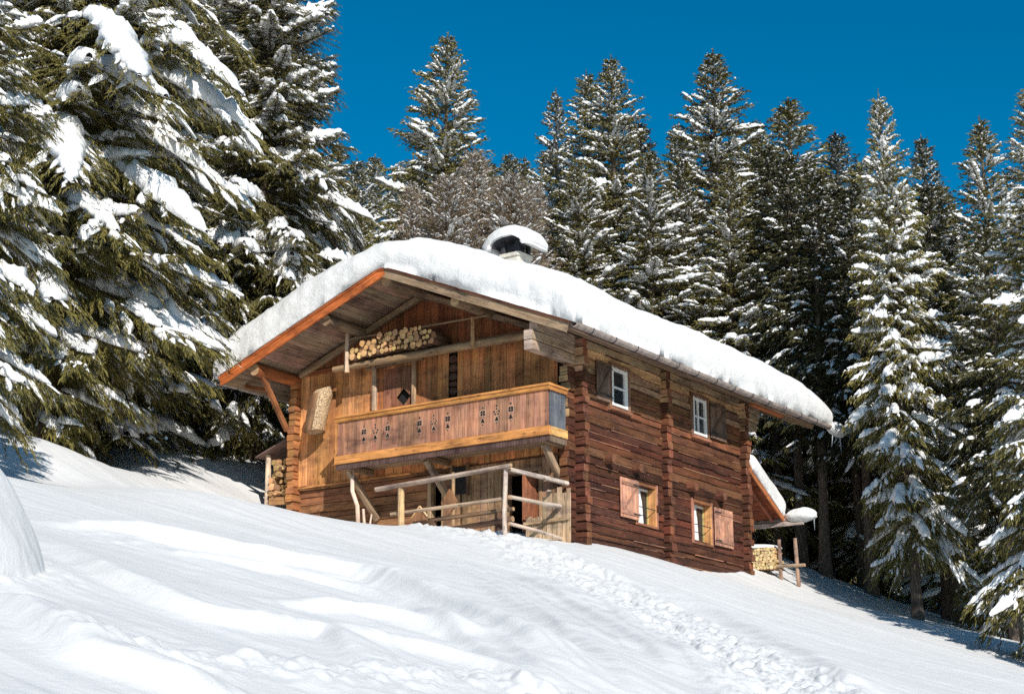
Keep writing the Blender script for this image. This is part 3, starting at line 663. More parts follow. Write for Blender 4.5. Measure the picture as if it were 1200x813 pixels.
# ================================================================== ground
def seg_dist(X, Y, pts):
    """distance to a polyline, signed side, and position along it (0..1)"""
    D = np.full(X.shape, 1e9); S = np.zeros(X.shape); T = np.zeros(X.shape); n = len(pts)-1
    for i in range(n):
        ax, ay = pts[i]; bx, by = pts[i+1]; dx, dy = bx-ax, by-ay; L2 = dx*dx+dy*dy
        t = np.clip(((X-ax)*dx+(Y-ay)*dy)/L2, 0, 1); ex = X-(ax+t*dx); ey = Y-(ay+t*dy); d = np.hypot(ex, ey)
        k = d < D; D = np.where(k, d, D); S = np.where(k, np.sign(dx*ey-dy*ex), S); T = np.where(k, (i+t)/n, T)
    return D, S, T
def smooth_curve(p, k=6):
    P = np.array([p[0]]+list(p)+[p[-1]], float); o = []
    for i in range(1, len(P)-2):
        for t in np.linspace(0, 1, k, endpoint=False):
            a, b, c, d = P[i-1], P[i], P[i+1], P[i+2]
            o.append(.5*((2*b)+(c-a)*t+(2*a-5*b+4*c-d)*t*t+(3*b-a-3*c+d)*t**3))
    o.append(P[-2]); return [tuple(q) for q in o]
RIDGES = [  # windrows: points, crest height, width
 ([(-5.9, 20.9), (-5.0, 21.8), (-3.9, 21.6), (-3.0, 21.8), (-2.06, 22.4), (-1.26, 20.9), (-.37, 18.5), (.33, 16.4), (.74, 14.8)], .24, .42),
 ([(-4.15, 20.3), (-3.1, 20.4), (-2.1, 20.5), (-1.16, 19.1), (-.34, 16.7), (.29, 14.5)], .11, .22),
 ([(-5.05, 18.4), (-3.8, 16.0), (-2.87, 14.6), (-2.3, 14.3), (-1.74, 15.0), (-1.46, 14.6), (-1.09, 12.9)], .16, .30),
 ([(-2.63, 17.35), (-1.38, 18.2), (-.43, 17.3), (0., 16.5), (.43, 14.3)], .12, .25),
 ([(-3.98, 13.1), (-3.15, 11.6), (-2.7, 10.8), (-2.29, 10.6), (-1.85, 10.3)], .15, .30),
 ([(-1.34, 14.8), (-.77, 15.3), (-.07, 14.8), (.14, 13.9)], .10, .25),
 ([(.0, 30.5), (.9, 25.5), (1.4, 21.), (1.8, 17.5)], .14, .40),
 ([(2.73, 33.8), (3.87, 30.7), (4.3, 24.5), (4.17, 20.4)], .16, .6),
 ([(-.5, 27.), (.3, 22.), (.9, 18.), (1.2, 15.)], .11, .35)]
for dx, dy, h in ((.25, -.35, .04), (-.35, .8, .035), (.65, -.9, .03)):     # thin lines beside the big windrow
    RIDGES.append(([(x+dx, y+dy) for i, (x, y) in enumerate(RIDGES[0][0])], h, .13))
for k in range(9):                                  # and long faint ones running down the slope on the right
    RIDGES.append(([(-1.8+.42*k, 33.5-.55*k), (-.6+.40*k, 28.5-.5*k), (.2+.36*k, 23.5-.45*k), (.7+.34*k, 18.5-.4*k)], .035+.012*(k % 3), .14+.05*(k % 2)))
RIDGES = [(smooth_curve(p), h, w) for p, h, w in RIDGES]
TRACK = smooth_curve([(-1.4, 38.3), (-.1, 36.0), (1.3, 33.0), (2.25, 28.2), (2.85, 22.6), (3.15, 18.8), (3.3, 14)])
def ground(X, Y, detail=True):
    X = np.asarray(X, float); Y = np.asarray(Y, float); Z = base(X, Y)
    if not detail: return Z
    near = np.exp(-(np.hypot(X, Y-25)/40)**4)
    s = X*.80-Y*.60; t = X*.60+Y*.80
    Z = Z+near*(.10*fbm(s*.09, t*.22, 3)+.05*fbm(s*.14+5, t*.9, 4))
    Z = Z+near*.016*fbm(s*.28+5, t*3.0, 3)
    for p, h, w in RIDGES:
        m = (np.abs(X-p[len(p)//2][0]) < 9) & (np.abs(Y-p[len(p)//2][1]) < 14)
        if not m.any(): continue
        D, S, T = seg_dist(X[m], Y[m], p); fade = np.clip(np.minimum(T, 1-T)*7, 0, 1)
        ww = np.where(S < 0, w*.45, w*1.5)       # steep lip to one side, long back on the other
        Z[m] += h*fade*np.exp(-(D/ww)**2)*(1+.12*perlin(X[m]*1.5, Y[m]*1.5))
    m = (X > -4) & (X < 7) & (Y > 8) & (Y < 42)
    if m.any():
        D, S, T = seg_dist(X[m], Y[m], TRACK); w = 1.05+.25*perlin(X[m]*.5, Y[m]*.5); inn = 1/(1+np.exp((D/w-1)*9))
        rough = np.abs(fbm(X[m]*2.9, Y[m]*2.0, 4)); pits = np.clip(perlin(X[m]*3.6+4, Y[m]*2.2+1.5*perlin(X[m], Y[m]))-.12, 0, 1)
        Z[m] += inn*(.14*rough-.25*pits-.03)+.07*np.exp(-((D-w)/.22)**2)
    D, S, T = seg_dist(X, Y, smooth_curve([(-2.6, 11.4), (-1.9, 11.9), (-1.1, 12.6), (-.6, 13.6), (-.1, 14.2), (.5, 13.5), (.9, 12.2)])); inn = np.exp(-(D/.42)**2)
    Z = Z+inn*(.13*np.abs(fbm(X*2.4+7, Y*2.4, 4))+.03)
    # shovelled mound at the left
    d = np.sqrt(((X+5.6)/1.38)**2+((Y-14.6)/1.7)**2)+.07*perlin(X*.9, Y*.9); Z = Z+1.25*np.clip(1-np.clip(d/1.06, 0, 1)**2.4, 0, 1)**.8*(1+.16*fbm(X*.8+3, Y*.8))+.07*np.exp(-((d-1.12)/.22)**2)*(.4+np.abs(fbm(X*2.2, Y*2.2)))
    # cushions of snow thrown up before the house
    hx = (X-HC[0])*EX[0]+(Y-HC[1])*EX[1]; hy = (X-HC[0])*EY[0]+(Y-HC[1])*EY[1]
    Z = Z+.10*np.exp(-((hx+1.7)/1.3)**2-((hy+3.0)/.5)**2)*(1+.8*fbm(X*2.5, Y*2.5))
    return Z


# ================================================================== things around the chalet
def base_z(x, y):
    X, Y = hw(x, y); return float(ground(np.array([X]), np.array([Y]))[0])-HC[2]
def thing(name, bx, by, bz, label, cat, group=None):
    t = empty(name, hp(bx, by, bz)); tag(t, label, cat, group); t['_b'] = 0; del t['_b']; return t, (-bx, -by, -bz)
# firewood: round logs on the rack
def firewood(name, x, y, z, r, L, label, group, split=False, dirx=False, tint=None):
    mb = MB(); n = 9 if not split else 5; tint = tint or jit(BARK, .3)
    cap = jit((.56, .34, .16), .35) if not dirx else jit((.7, .55, .3), .2)
    a, b_ = ((0, -L/2, 0), (0, L/2, 0))
    ph = rnd.uniform(0, 6)
    path = [Vector(a), Vector(b_)]; secs = []
    k = [1+rnd.uniform(-.12, .12) if not split else rnd.uniform(.75, 1.15) for _ in range(n)]
    for p in path: secs.append([p+Vector((r*k[j]*math.cos(2*math.pi*j/n+ph), 0, r*k[j]*math.sin(2*math.pi*j/n+ph))) for j in range(n)])
    mb.loft(path, secs, tint, cap)
    o = mb.build(name, None, loc=hp(x, y, z), rot=HROT+rnd.uniform(-.05, .05)); return tag(o, label, 'firewood', group)
zbase = 5.315
row = 0; x_a, x_b = -6.62, -3.75
for row, (xa, xb) in enumerate(((-6.58, -3.72), (-6.55, -3.8), (-6.2, -3.9), (-5.6, -4.15))):
    x = xa
    while x < xb:
        r = rnd.choice((.055, .065, .07, .08, .095, .115)) if row < 3 else rnd.choice((.06, .075, .09))
        firewood('firewood_log', x+r, -.52+rnd.uniform(-.04, .06), zbase+.085+row*.135+rnd.uniform(-.012, .012), min(r, .09 if row else .1), .62,
                 'short round log with a pale cut end, stacked on the rack under the gable', 'round firewood logs on the gable rack'); x += 2*r+.012
# basket hanging on the boards
bk, off = thing('hanging_basket', -7.9, -.1, 4.0, 'pale wicker pack basket hanging on the sunlit boards left of the balcony', 'basket')
mb = MB(); n = 22; rings = []; pts = []
for k in range(12):
    t = k/11; z = 4.70-1.08*t; R_ = (.34-.06*t)*(.45+.55*min(1, t*5+.15)**.5); c = Vector((-7.80-.26*t, -.44+.02*t, z)); pts.append(c)
    rings.append([c+Vector((R_*math.cos(a)*(1+.03*math.sin(5*a+k)), R_*.92*math.sin(a), .10*math.cos(a)*(1-t)+.03*math.sin(2*a))) for a in [2*math.pi*j/n for j in range(n)]])
mb.loft(pts, rings, (.5, .4, .3), mat='wicker'); o = mb.build('basket_body', bk, loc=off, smooth=60)
mb = MB(); k0 = 11; hides = [[c+(p-c)*1.03 for p in r[k0:k0+8]]+[c+(p-c)*.99 for p in r[k0:k0+8]][::-1] for c, r in zip(pts, rings)]  # left side of the basket: its shade is put into a dark brown
mb.loft(pts[1:], hides[1:], (.27, .15, .08)); mb.build('shaded_side', bk, loc=off, label='left side of the basket, its shade put into a dark brown', smooth=50)
mb = MB(); mb.tube([(-8.06+.285*math.cos(a), -.42+.265*math.sin(a), 3.61+.02*math.cos(2*a)) for a in np.linspace(0, 6.283, 20)], .022, (.26, .14, .07), 7); mb.build('rim', bk, loc=off, smooth=60)
mb = MB(); mb.tube([(-7.85, -.03, 4.9), (-7.85, -.08, 4.88), (-7.85, -.1, 4.68)], .015, mat='dark_metal', n=6); mb.build('hook', bk, loc=off)
# railing in front of the doorway
fz = base_z(-.1, -2.8)
fe, off = thing('pole_railing', -1.6, -2.6, base_z(-1.6, -2.6), 'weathered pole railing with two posts standing in the snow before the doorway', 'railing')
def part_tube(parent, off, name, path, rad, col, n=9, j=.05, cap=None):
    mb = MB(); mb.tube(path, rad, jit(col, .08), n, cap=cap or END, jt=j); return mb.build(name, parent, loc=off, smooth=45)
part_tube(fe, off, 'post', [(-.1, -2.78, -.7), (-.12, -2.78, .4), (-.08, -2.79, 1.40)], [.06, .054, .05], (.62, .50, .42))
part_tube(fe, off, 'post', [(-3.12, -2.8, -.6), (-3.1, -2.8, .4), (-3.12, -2.8, 1.25)], [.092, .085, .08], (.62, .42, .22))
part_tube(fe, off, 'post', [(-.62, -.25, -.4), (-.6, -.25, 1.3)], [.06, .06], (.5, .4, .3))
part_tube(fe, off, 'rail', [(-3.85, -2.86, 1.27), (-2, -2.86, 1.33), (.12, -2.86, 1.42)], [.058, .066, .05], (.55, .42, .32))
part_tube(fe, off, 'rail', [(-3.5, -2.7, .66), (-1.7, -2.7, .68), (0, -2.7, .71)], [.042, .045, .04], (.45, .32, .23))
part_tube(fe, off, 'rail', [(-.02, -2.75, 1.36), (.0, -1.4, 1.38), (.02, -.38, 1.38)], [.05, .055, .06], (.60, .50, .42))
part_tube(fe, off, 'rail', [(-.02, -2.75, .73), (.0, -1.4, .76), (.02, -.42, .78)], [.042, .055, .068], (.58, .48, .40))
part_tube(fe, off, 'rail', [(-.02, -2.75, .12), (.04, -1.6, .07), (.06, -.5, .0)], [.04, .045, .04], (.55, .45, .36))
# bench and planks behind the railing
be, off = thing('plank_bench', -1.6, -2.0, .1, 'dark low bench of two poles behind the pole railing', 'bench')
part_tube(be, off, 'seat_pole', [(-3.0, -2.1, .52), (-1.2, -2.1, .55), (-.35, -2.1, .57)], [.05, .055, .05], (.22, .14, .09))
part_tube(be, off, 'seat_pole', [(-2.4, -2.2, .22), (-1.2, -2.2, .27), (-.3, -2.2, .32)], [.07, .075, .07], (.28, .16, .10))
for x in (-2.7, -.75): 
    mb = MB(); mb.box(x-.06, x+.06, -2.2, -2.0, -.3, .52, jit((.15, .08, .05))); mb.build('leg', be, loc=off)
# boards closing the corner
ps, off = thing('plank_screen', -.15, -.72, base_z(-.15, -.72), 'sunlit screen of upright pale boards at the foot of the corner logs', 'plank screen')
mb = MB(); x = -.98
for i, (w, h, c) in enumerate(((.16, .62, .95), (.15, .58, 1.), (.16, .60, .9), (.14, 1.05, .8), (.15, 1.18, 1.), (.14, 1.12, .85), (.14, 1.25, 1.), (.13, 1.1, .95), (.12, 1.2, .75))):
    mb.beam((x+w/2, -.70+.02*(i % 2), -.4), (x+w/2+rnd.uniform(-.02, .02), -.68, h), w-.012, .03, jit((.62*c, .44*c, .27*c), .15), up=(0, 1, 0), bev=.1); x += w
mb.build('boarding', ps, loc=off)
mb = MB(); mb.beam((-1.0, -.74, .45), (.28, -.74, .48), .04, .08, jit((.6, .42, .25))); mb.build('crosspiece', ps, loc=off)
for i, (x, y, z, l) in enumerate(((-.75, -.95, 1.0, .7), (-.45, -.92, 1.25, .6))): pass
# pointed board in the snow
pb, off = thing('pointed_board', -3.15, -2.35, .2, 'small brown board with a pointed top leaning beside the railing post', 'board')
mb = MB(); mb.prism([(-3.02, -.2), (-2.62, -.2), (-2.62, .58), (-2.82, .80), (-3.02, .58)], -2.45, -2.40, (.33, .17, .09)); mb.build('board', pb, loc=off)
mb = MB(); mb.beam((-3.05, -2.46, .56), (-2.82, -2.46, .82), .04, .04, (.62, .4, .2)); mb.beam((-2.82, -2.46, .82), (-2.58, -2.46, .55), .04, .04, (.66, .48, .3)); mb.build('batten', pb, loc=off)
db, off = thing('diamond_board', -2.45, -1.2, .8, 'brown square board standing on its corner beside the dark doorway', 'board')
mb = MB(); mb.prism([(-2.85, 1.02), (-2.6, .72), (-2.35, 1.02), (-2.6, 1.34)], -1.6, -1.56, (.34, .17, .085)); mb.build('board', db, loc=off)
mb = MB(); mb.beam((-2.55, -1.5, .0), (-2.55, -1.5, 1.75), .07, .07, (.42, .27, .15)); mb.build('stake', db, loc=off)
# sticks leaning under the left of the balcony
for path, rad, lab in (([(-6.28, -.9, 2.3), (-6.26, -.9, 1.75), (-6.08, -.9, 1.35), (-6.0, -.9, .4)], [.05, .055, .055, .05], 'tall bent peeled pole propping the left end of the balcony'),
                       ([(-5.88, -.9, 1.25), (-5.82, -.92, .9), (-5.80, -.92, .4)], [.035, .04, .045], 'short straight peeled stake standing right of the bent pole'),
                       ([(-5.60, -.9, 1.1), (-5.70, -.92, .4)], [.022, .03], 'thin tilted peeled stick beside the short stake')):
    t, off = thing('peeled_pole', path[-1][0], path[-1][1], path[-1][2], lab, 'pole'); mb = MB(); mb.tube(path, rad, (.68, .52, .42), 9, cap=END, jt=.05); mb.build('pole', t, loc=off, smooth=45)
# lean-to wood store against the left corner
ws, off = thing('wood_store', -9.9, .4, 1.5, 'small lean-to wood store with one pale post against the far left corner', 'wood store')
mb = MB()
for i in range(6): mb.beam((-9.15, .1+.32*i, 3.74), (-10.55, .1+.32*i, 3.26), .31, .05, jit((.19, .12, .10), .2), up=(0, 0, 1), jt=.003)
mb.build('roof', ws, loc=off, label='dark sloping plank roof')
part_tube(ws, off, 'post', [(-10.28, .18, 1.2), (-10.26, .18, 2.4), (-10.27, .18, 3.32)], [.085, .08, .075], (.66, .50, .38))
mb = MB(); mb.beam((-10.1, .1, 2.0), (-9.3, .1, 1.95), .05, .22, (.50, .28, .13)); mb.beam((-9.97, .16, 1.2), (-9.99, .16, 2.25), .12, .10, (.6, .42, .28), up=(0, 1, 0)); mb.build('front_board', ws, loc=off)
mb = MB(); mb.box(-10.3, -9.25, 1.9, 1.96, 1.2, 3.4, jit((.1, .06, .04))); mb.build('back_board', ws, loc=off)
z = 2.2; 
while z < 3.15:
    x = -10.1
    while x < -9.4:
        w = rnd.uniform(.07, .12)
        firewood('split_log', x+w, .55+rnd.uniform(-.15, .1), z, w, .8, 'split log end stacked in the lean-to wood store', 'split logs in the lean-to wood store', split=True, tint=jit((.42, .26, .15), .3)); x += 2*w+.015
    z += .175
# stacked firewood behind the chalet
z0 = base_z(-.3, 10.5)
y = 10.5
for rr in range(7):
    x = -.95+.03*(rr % 2)
    while x < .12:
        w = rnd.uniform(.04, .06)
        firewood('cut_log', x+w, y+rnd.uniform(-.02, .04), z0+.08+rr*.088, w*1.05, .5, 'small pale cut log in the pile under the back lean-to', 'cut logs in the pile behind the chalet', dirx=True, tint=jit((.5, .34, .18), .3)); x += 2*w+.01
blobpile = blob('pile_snow', hp(-.5, 10.5, z0+.69), (.72, .3, .12), None, seed=4, flat=.4); tag(blobpile, 'thin cushion of snow lying on the cut log pile', 'snow')
pf, off = thing('stake_fence', .55, 10.5, z0, 'two brown stakes with a crossbar beside the cut log pile', 'fence')
part_tube(pf, off, 'post', [(.25, 10.45, z0-.4), (.23, 10.45, z0+.88)], [.06, .055], (.36, .25, .18)); part_tube(pf, off, 'post', [(.80, 10.45, z0-.5), (.74, 10.45, z0+.88)], [.06, .05], (.36, .25, .18))
part_tube(pf, off, 'rail', [(-.2, 10.38, z0+.12), (1.05, 10.38, z0+.08)], [.045, .045], (.5, .36, .24))


def build_ground():
    fine = np.radians(np.linspace(-19.5, 19.5, 1000)); side = np.radians(np.concatenate([np.linspace(-180, -60, 17)[:-1], np.linspace(-60, -19.5, 40)[:-1]]))
    az = np.concatenate([side, fine, -side[::-1][:-1]])          # from straight behind, round through the view, closed at the back
    R = np.concatenate([[.6], np.geomspace(1.5, 8.5, 24)[:-1], 8.5+np.cumsum(np.linspace(.035, .12, 640)), ]); R = R[R < 62]; R = np.concatenate([R, np.geomspace(R[-1]*1.02, 700, 60)])
    A, RR = np.meshgrid(az, R); X = RR*np.sin(A); Y = RR*np.cos(A)
    Z = ground(X.ravel(), Y.ravel()).reshape(X.shape)
    # beyond the near hillside the slope eases off and rolls
    V = np.stack([X, Y, Z], -1).reshape(-1, 3); na = len(az); nr = len(R)
    ii = np.arange(nr-1)[:, None]*na+np.arange(na)[None]; jj = np.arange(nr-1)[:, None]*na+(np.arange(na)[None]+1) % na
    F = np.stack([ii, jj, jj+na, ii+na], -1).reshape(-1, 4)[:, ::-1]
    c = len(V); V = np.concatenate([V, [[0, 0, float(ground(np.array([0.]), np.array([0.]))[0])]]])
    F3 = np.array([(c, (j+1) % na, j) for j in range(na)])
    me = mesh_np('snow_slope', V, F, F3, mats=['ground_snow'], smooth=True)
    o = bpy.data.objects.new('snow_ground', me); COL.objects.link(o); tag(o, 'sunlit snow slope with wind ridges and a trodden track', None, kind='structure'); return o
build_ground()

# ================================================================== trees
def needle_mat(name, lo, mid, hi):
    m, nt, b = mat_new(name); tc = N(nt, 'ShaderNodeTexCoord'); oi = N(nt, 'ShaderNodeObjectInfo')
    n = N(nt, 'ShaderNodeTexNoise', Scale=1.7, Detail=5., Roughness=.75); nt.links.new(tc.outputs['Object'], n.inputs[0])
    n2 = N(nt, 'ShaderNodeTexNoise', Scale=14., Detail=3., Roughness=.7); nt.links.new(tc.outputs['Object'], n2.inputs[0])
    a = N(nt, 'ShaderNodeMath', operation='MULTIPLY_ADD'); a.inputs[1].default_value = .5; nt.links.new(n2.outputs[0], a.inputs[0])
    h = N(nt, 'ShaderNodeMath', operation='MULTIPLY'); h.inputs[1].default_value = .5; nt.links.new(n.outputs[0], h.inputs[0]); nt.links.new(h.outputs[0], a.inputs[2])
    c = ramp(nt, a.outputs[0], [(.34, lo), (.5, mid), (.66, hi)])
    hs = N(nt, 'ShaderNodeHueSaturation'); nt.links.new(c, hs.inputs['Color'])
    v = N(nt, 'ShaderNodeMapRange'); v.inputs['To Min'].default_value = .75; v.inputs['To Max'].default_value = 1.25; nt.links.new(oi.outputs['Random'], v.inputs[0]); nt.links.new(v.outputs[0], hs.inputs['Value'])
    nt.links.new(hs.outputs[0], b.inputs['Base Color']); b.inputs['Roughness'].default_value = .6; b.inputs['Specular IOR Level'].default_value = .25
    return m
MAT['needles'] = needle_mat('spruce_needles', (.042, .040, .013), (.125, .110, .030), (.26, .205, .06))
MAT['needles_dark'] = needle_mat('dark_spruce_needles', (.024, .026, .012), (.055, .052, .02), (.105, .088, .03))
MAT['twigs'] = needle_mat('bare_larch_twigs', (.13, .09, .055), (.25, .18, .115), (.42, .32, .21))
m, nt, b = mat_new('spruce_bark'); tc = N(nt, 'ShaderNodeTexCoord'); mp = N(nt, 'ShaderNodeMapping'); mp.inputs['Scale'].default_value = (7, 7, 1.6); nt.links.new(tc.outputs['Object'], mp.inputs[0])
n = N(nt, 'ShaderNodeTexNoise', Scale=2.2, Detail=6.); nt.links.new(mp.outputs[0], n.inputs[0]); nt.links.new(ramp(nt, n.outputs[0], [(.3, (.05, .036, .028)), (.55, (.125, .092, .07)), (.75, (.22, .17, .14))]), b.inputs['Base Color']); b.inputs['Roughness'].default_value = .9; bump(nt, b, n.outputs[0], .8, .05)
MAT['bark'] = m

def conifer(seed, H, R, z0, sp, per, bsp, tsp, tl, tw, snow=1., big=.5, hang=1., crumbs=.2, larch=False, shape=.85, droop=1., maxb=1.3, tws=3, kc=2.3, lowt=.72, padw=1.0, asym=.12, pb=1.0, boughs=()):
    """numpy spruce or larch: returns (twig V,F4,F3), (snow V,F), (limbs V,F)"""
    g = np.random.RandomState(seed)
    hs, az = [], []; h = z0; a0 = 0
    while h < H-.12:
        f = (h-z0)/(H-z0); k = max(4, int(round(per*(1-.35*f)+g.uniform(-1, 1))))
        for i in range(k): hs.append(h+g.uniform(-.5, .5)*sp); az.append(a0+2*math.pi*i/k+g.normal(0, .28))
        a0 += 2.4; h += sp*(1-.70*f)*g.uniform(.75, 1.25)
    hs = np.clip(np.array(hs), z0*.9, H-.1); az = np.array(az); nb = len(hs); f = np.clip((hs-z0)/(H-z0), 0, 1)
    low = np.clip(lowt+2.4*f, 0, 1)
    prof = (1-f)**shape if larch else (1-np.exp(-kc*(1-f)))/(1-math.exp(-kc))
    L = (R*prof*low*(1+asym*np.cos(az-g.uniform(0, 6.28))+asym*.6*np.sin(hs*1.3+g.uniform(0, 6)))*np.clip(g.normal(.92, .19, nb), .4, 1.25)+.09)
    ca, sa = np.cos(az), np.sin(az)
    a_ = (-.12+.72*f**1.5+g.normal(0, .09, nb)); b_ = droop*(.62-.48*f+g.normal(0, .07, nb)); c_ = .30*(1-.5*f)
    if larch: a_ = .25+.5*f+g.normal(0, .15, nb); b_ = .35*np.ones(nb); c_ = .35*np.ones(nb)
    if boughs:          # long old boughs weighed right down by snow
        e = np.array(boughs); hs = np.concatenate([hs, e[:, 0]]); az = np.concatenate([az, e[:, 1]]); L = np.concatenate([L, e[:, 2]]); nx_ = len(e)
        a_ = np.concatenate([a_, g.normal(-.10, .05, nx_)]); b_ = np.concatenate([b_, g.normal(.55, .06, nx_)]); c_ = np.concatenate([c_, np.full(nx_, .15)]); f = np.concatenate([f, np.full(nx_, .3)]); nb += nx_; ca, sa = np.cos(az), np.sin(az)
    def P(i, t):
        r = L[i]*t; z = hs[i]+L[i]*(a_[i]*t-b_[i]*t*t+c_[i]*t**3); return np.stack([r*ca[i], r*sa[i], z], -1)
    # branchlets
    cnt = np.maximum(6, (L/bsp).astype(int)); bi = np.repeat(np.arange(nb), cnt); n2 = len(bi)
    kk = np.concatenate([np.arange(c) for c in cnt]); t = .10+.90*(kk+g.uniform(0, 1, n2))/cnt[bi]; t = np.clip(t, .06, .99)
    l2 = np.minimum((.55*L[bi]*(1-t)**.75*np.clip(t*3.2, .45, 1)+.16)*np.clip(g.normal(.9, .2, n2), .4, 1.4), maxb)
    ang = np.where(kk % 2 == 0, 1, -1)*(.95-.45*t+g.normal(0, .18, n2)); d2a = az[bi]+ang
    sl = a_[bi]-2*b_[bi]*t+3*c_[bi]*t*t
    m2 = sl*.6-.10+g.normal(0, .12, n2)+(.3*f[bi]); q2 = (.45*droop*(1-.6*f[bi]) if not larch else .15*np.ones(n2))
    o2 = P(bi, t)
    def P2(i, s):
        return o2[i]+np.stack([l2[i]*s*np.cos(d2a[i]), l2[i]*s*np.sin(d2a[i]), l2[i]*(m2[i]*s-q2[i]*s*s)], -1)
    # twigs on branchlets
    c3 = np.maximum(tws, (l2/tsp).astype(int)); ti = np.repeat(np.arange(n2), c3); n3 = len(ti)
    k3 = np.concatenate([np.arange(c) for c in c3]); s = np.clip((k3+g.uniform(0, 1, n3))/c3[ti], 0, 1)
    p = P2(ti, s); sg = np.where(k3 % 2 == 0, 1., -1.)
    ta = d2a[ti]+sg*(.75+g.normal(0, .3, n3))*(1-.6*s); 
    dz = -hang*(.35+.9*g.uniform(0, 1, n3))*(1-.75*f[bi][ti])+.25*f[bi][ti]
    if larch: dz = g.normal(.0, .6, n3)
    d = np.stack([np.cos(ta), np.sin(ta), dz], -1); d /= np.linalg.norm(d, axis=1)[:, None]
    ln = tl*np.clip(g.normal(1, .3, n3), .4, 1.8)*(1-.5*f[bi][ti]); w = tw*np.clip(g.normal(1, .25, n3), .5, 1.6)
    ca_ = np.maximum(4, (L/tsp*1.5).astype(int)); ai = np.repeat(np.arange(nb), ca_); na_ = len(ai); tx = g.uniform(.02, 1, na_); pa = P(ai, tx)
    aa = az[ai]+g.choice([-1, 1], na_)*(.2+.7*(1-tx)+g.normal(0, .25, na_)); da = np.stack([np.cos(aa), np.sin(aa), -hang*g.uniform(0, .9, na_)*(1-.9*f[ai])+.5*f[ai]], -1)
    nt_ = 90; zt_ = H+.3-g.uniform(0, 1, nt_)*H*.085; at_ = g.uniform(0, 6.283, nt_)
    pa = np.concatenate([pa, np.stack([0*zt_, 0*zt_, zt_], -1)]); da = np.concatenate([da, np.stack([np.cos(at_), np.sin(at_), g.uniform(.3, 1.1, nt_)], -1)]); da /= np.linalg.norm(da, axis=1)[:, None]
    na_ += nt_; p = np.concatenate([p, pa]); d = np.concatenate([d, da]); ln = np.concatenate([ln, tl*np.clip(g.normal(1, .3, na_), .4, 1.8)*.9]); ln[-nt_:] *= np.clip((H+.42-zt_)*1.1, .25, 1); w = np.concatenate([w, tw*np.clip(g.normal(1, .25, na_), .5, 1.6)]); n3 += na_
    rv = g.normal(0, 1, (n3, 3)); sd = np.cross(d, rv); sd /= np.linalg.norm(sd, axis=1)[:, None]+1e-9
    V = np.empty((n3, 5, 3)); V[:, 0] = p+sd*(w*.35)[:, None]; V[:, 1] = p-sd*(w*.35)[:, None]
    mid = p+d*(ln*.55)[:, None]; mid[:, 2] += ln*.05
    V[:, 2] = mid+sd*w[:, None]; V[:, 3] = mid-sd*w[:, None]; V[:, 4] = p+d*ln[:, None]; V[:, 4, 2] -= ln*.14*(0 if larch else 1)
    o = np.arange(n3)[:, None]*5
    F4 = o+np.array([[0, 1, 3, 2]]); F3 = o+np.array([[2, 3, 4]])
    # limbs: three-sided tapering stems
    tt = np.linspace(0, 1, 6); LV = []; LF = []
    ii = np.repeat(np.arange(nb), 6); pc = P(ii, np.tile(tt, nb)).reshape(nb, 6, 3); rad = (.006+.011*L)[:, None]*(1-.85*tt)[None]
    side = np.stack([-sa, ca, 0*ca], -1)[:, None]; upv = np.array([0, 0, 1.])
    ring = np.stack([pc+side*rad[..., None], pc-side*rad[..., None]*.6+upv*rad[..., None], pc-side*rad[..., None]*.6-upv*rad[..., None]], 2)
    LV = ring.reshape(-1, 3); b0 = (np.arange(nb)[:, None, None]*18+np.arange(5)[None, :, None]*3); j = np.arange(3)[None, None]
    LF = np.stack(np.broadcast_arrays(b0+j, b0+(j+1) % 3, b0+3+(j+1) % 3, b0+3+j), -1).reshape(-1, 4)
    # trunk
    zz = np.linspace(-1.2, H+.3, 18); r0 = H*.0125+.03; tr = r0*np.clip(1.02-np.clip(zz, -1, H)/H, .02, 1)**.8*(1+.35*np.exp(-np.clip(zz, 0, 99)*1.6)); m_ = 12
    th = np.linspace(0, 2*np.pi, m_, endpoint=False); wob = .015*H*.2
    TV = np.stack([(tr[:, None]*np.cos(th)*(1+.06*np.cos(3*th))+wob*.3*np.sin(zz*.7)[:, None]*np.clip(1-zz/H, 0, 1)[:, None]), tr[:, None]*np.sin(th), np.broadcast_to(zz[:, None], (18, m_))], -1).reshape(-1, 3)
    i0 = np.arange(17)[:, None]*m_; j = np.arange(m_)[None]
    TF = np.stack(np.broadcast_arrays(i0+j, i0+(j+1) % m_, i0+m_+(j+1) % m_, i0+m_+j), -1).reshape(-1, 4)
    LV = np.concatenate([LV, TV]); LF = np.concatenate([LF, TF+nb*18])
    # snow pads: lumpy loaves lying along branches and branchlets
    def loaves(C, W, T, m, lump):
        n, K, _ = C.shape
        D = np.gradient(C, axis=1); D[..., 2] *= .6; D /= np.linalg.norm(D, axis=2)[..., None]+1e-9
        Sd = np.stack([-D[..., 1], D[..., 0], 0*D[..., 0]], -1); Sd /= np.linalg.norm(Sd, axis=2)[..., None]+1e-9
        sv = np.linspace(0, 1, K); tap = np.clip(np.sin(np.pi*(.02+.96*sv)), 0, 1)**.55
        ph = np.linspace(0, 2*np.pi, m, endpoint=False); cs, sn = np.cos(ph), np.sin(ph); up = np.where(sn > 0, sn, sn*.22)
        nz = g.normal(0, 1, (n, K, 1))*np.ones(m)+.8*g.normal(0, 1, (n, K, m)); nz = 1+lump*(nz+.5*np.roll(nz, 1, 2)+.5*np.roll(nz, 1, 1))*.9
        wob = g.normal(0, .22, (n, K))*W[:, None]
        base_ = C+Sd*wob[..., None]
        X = base_[:, :, None]+Sd[:, :, None]*(W[:, None, None]*tap[None, :, None]*cs*nz)[..., None]
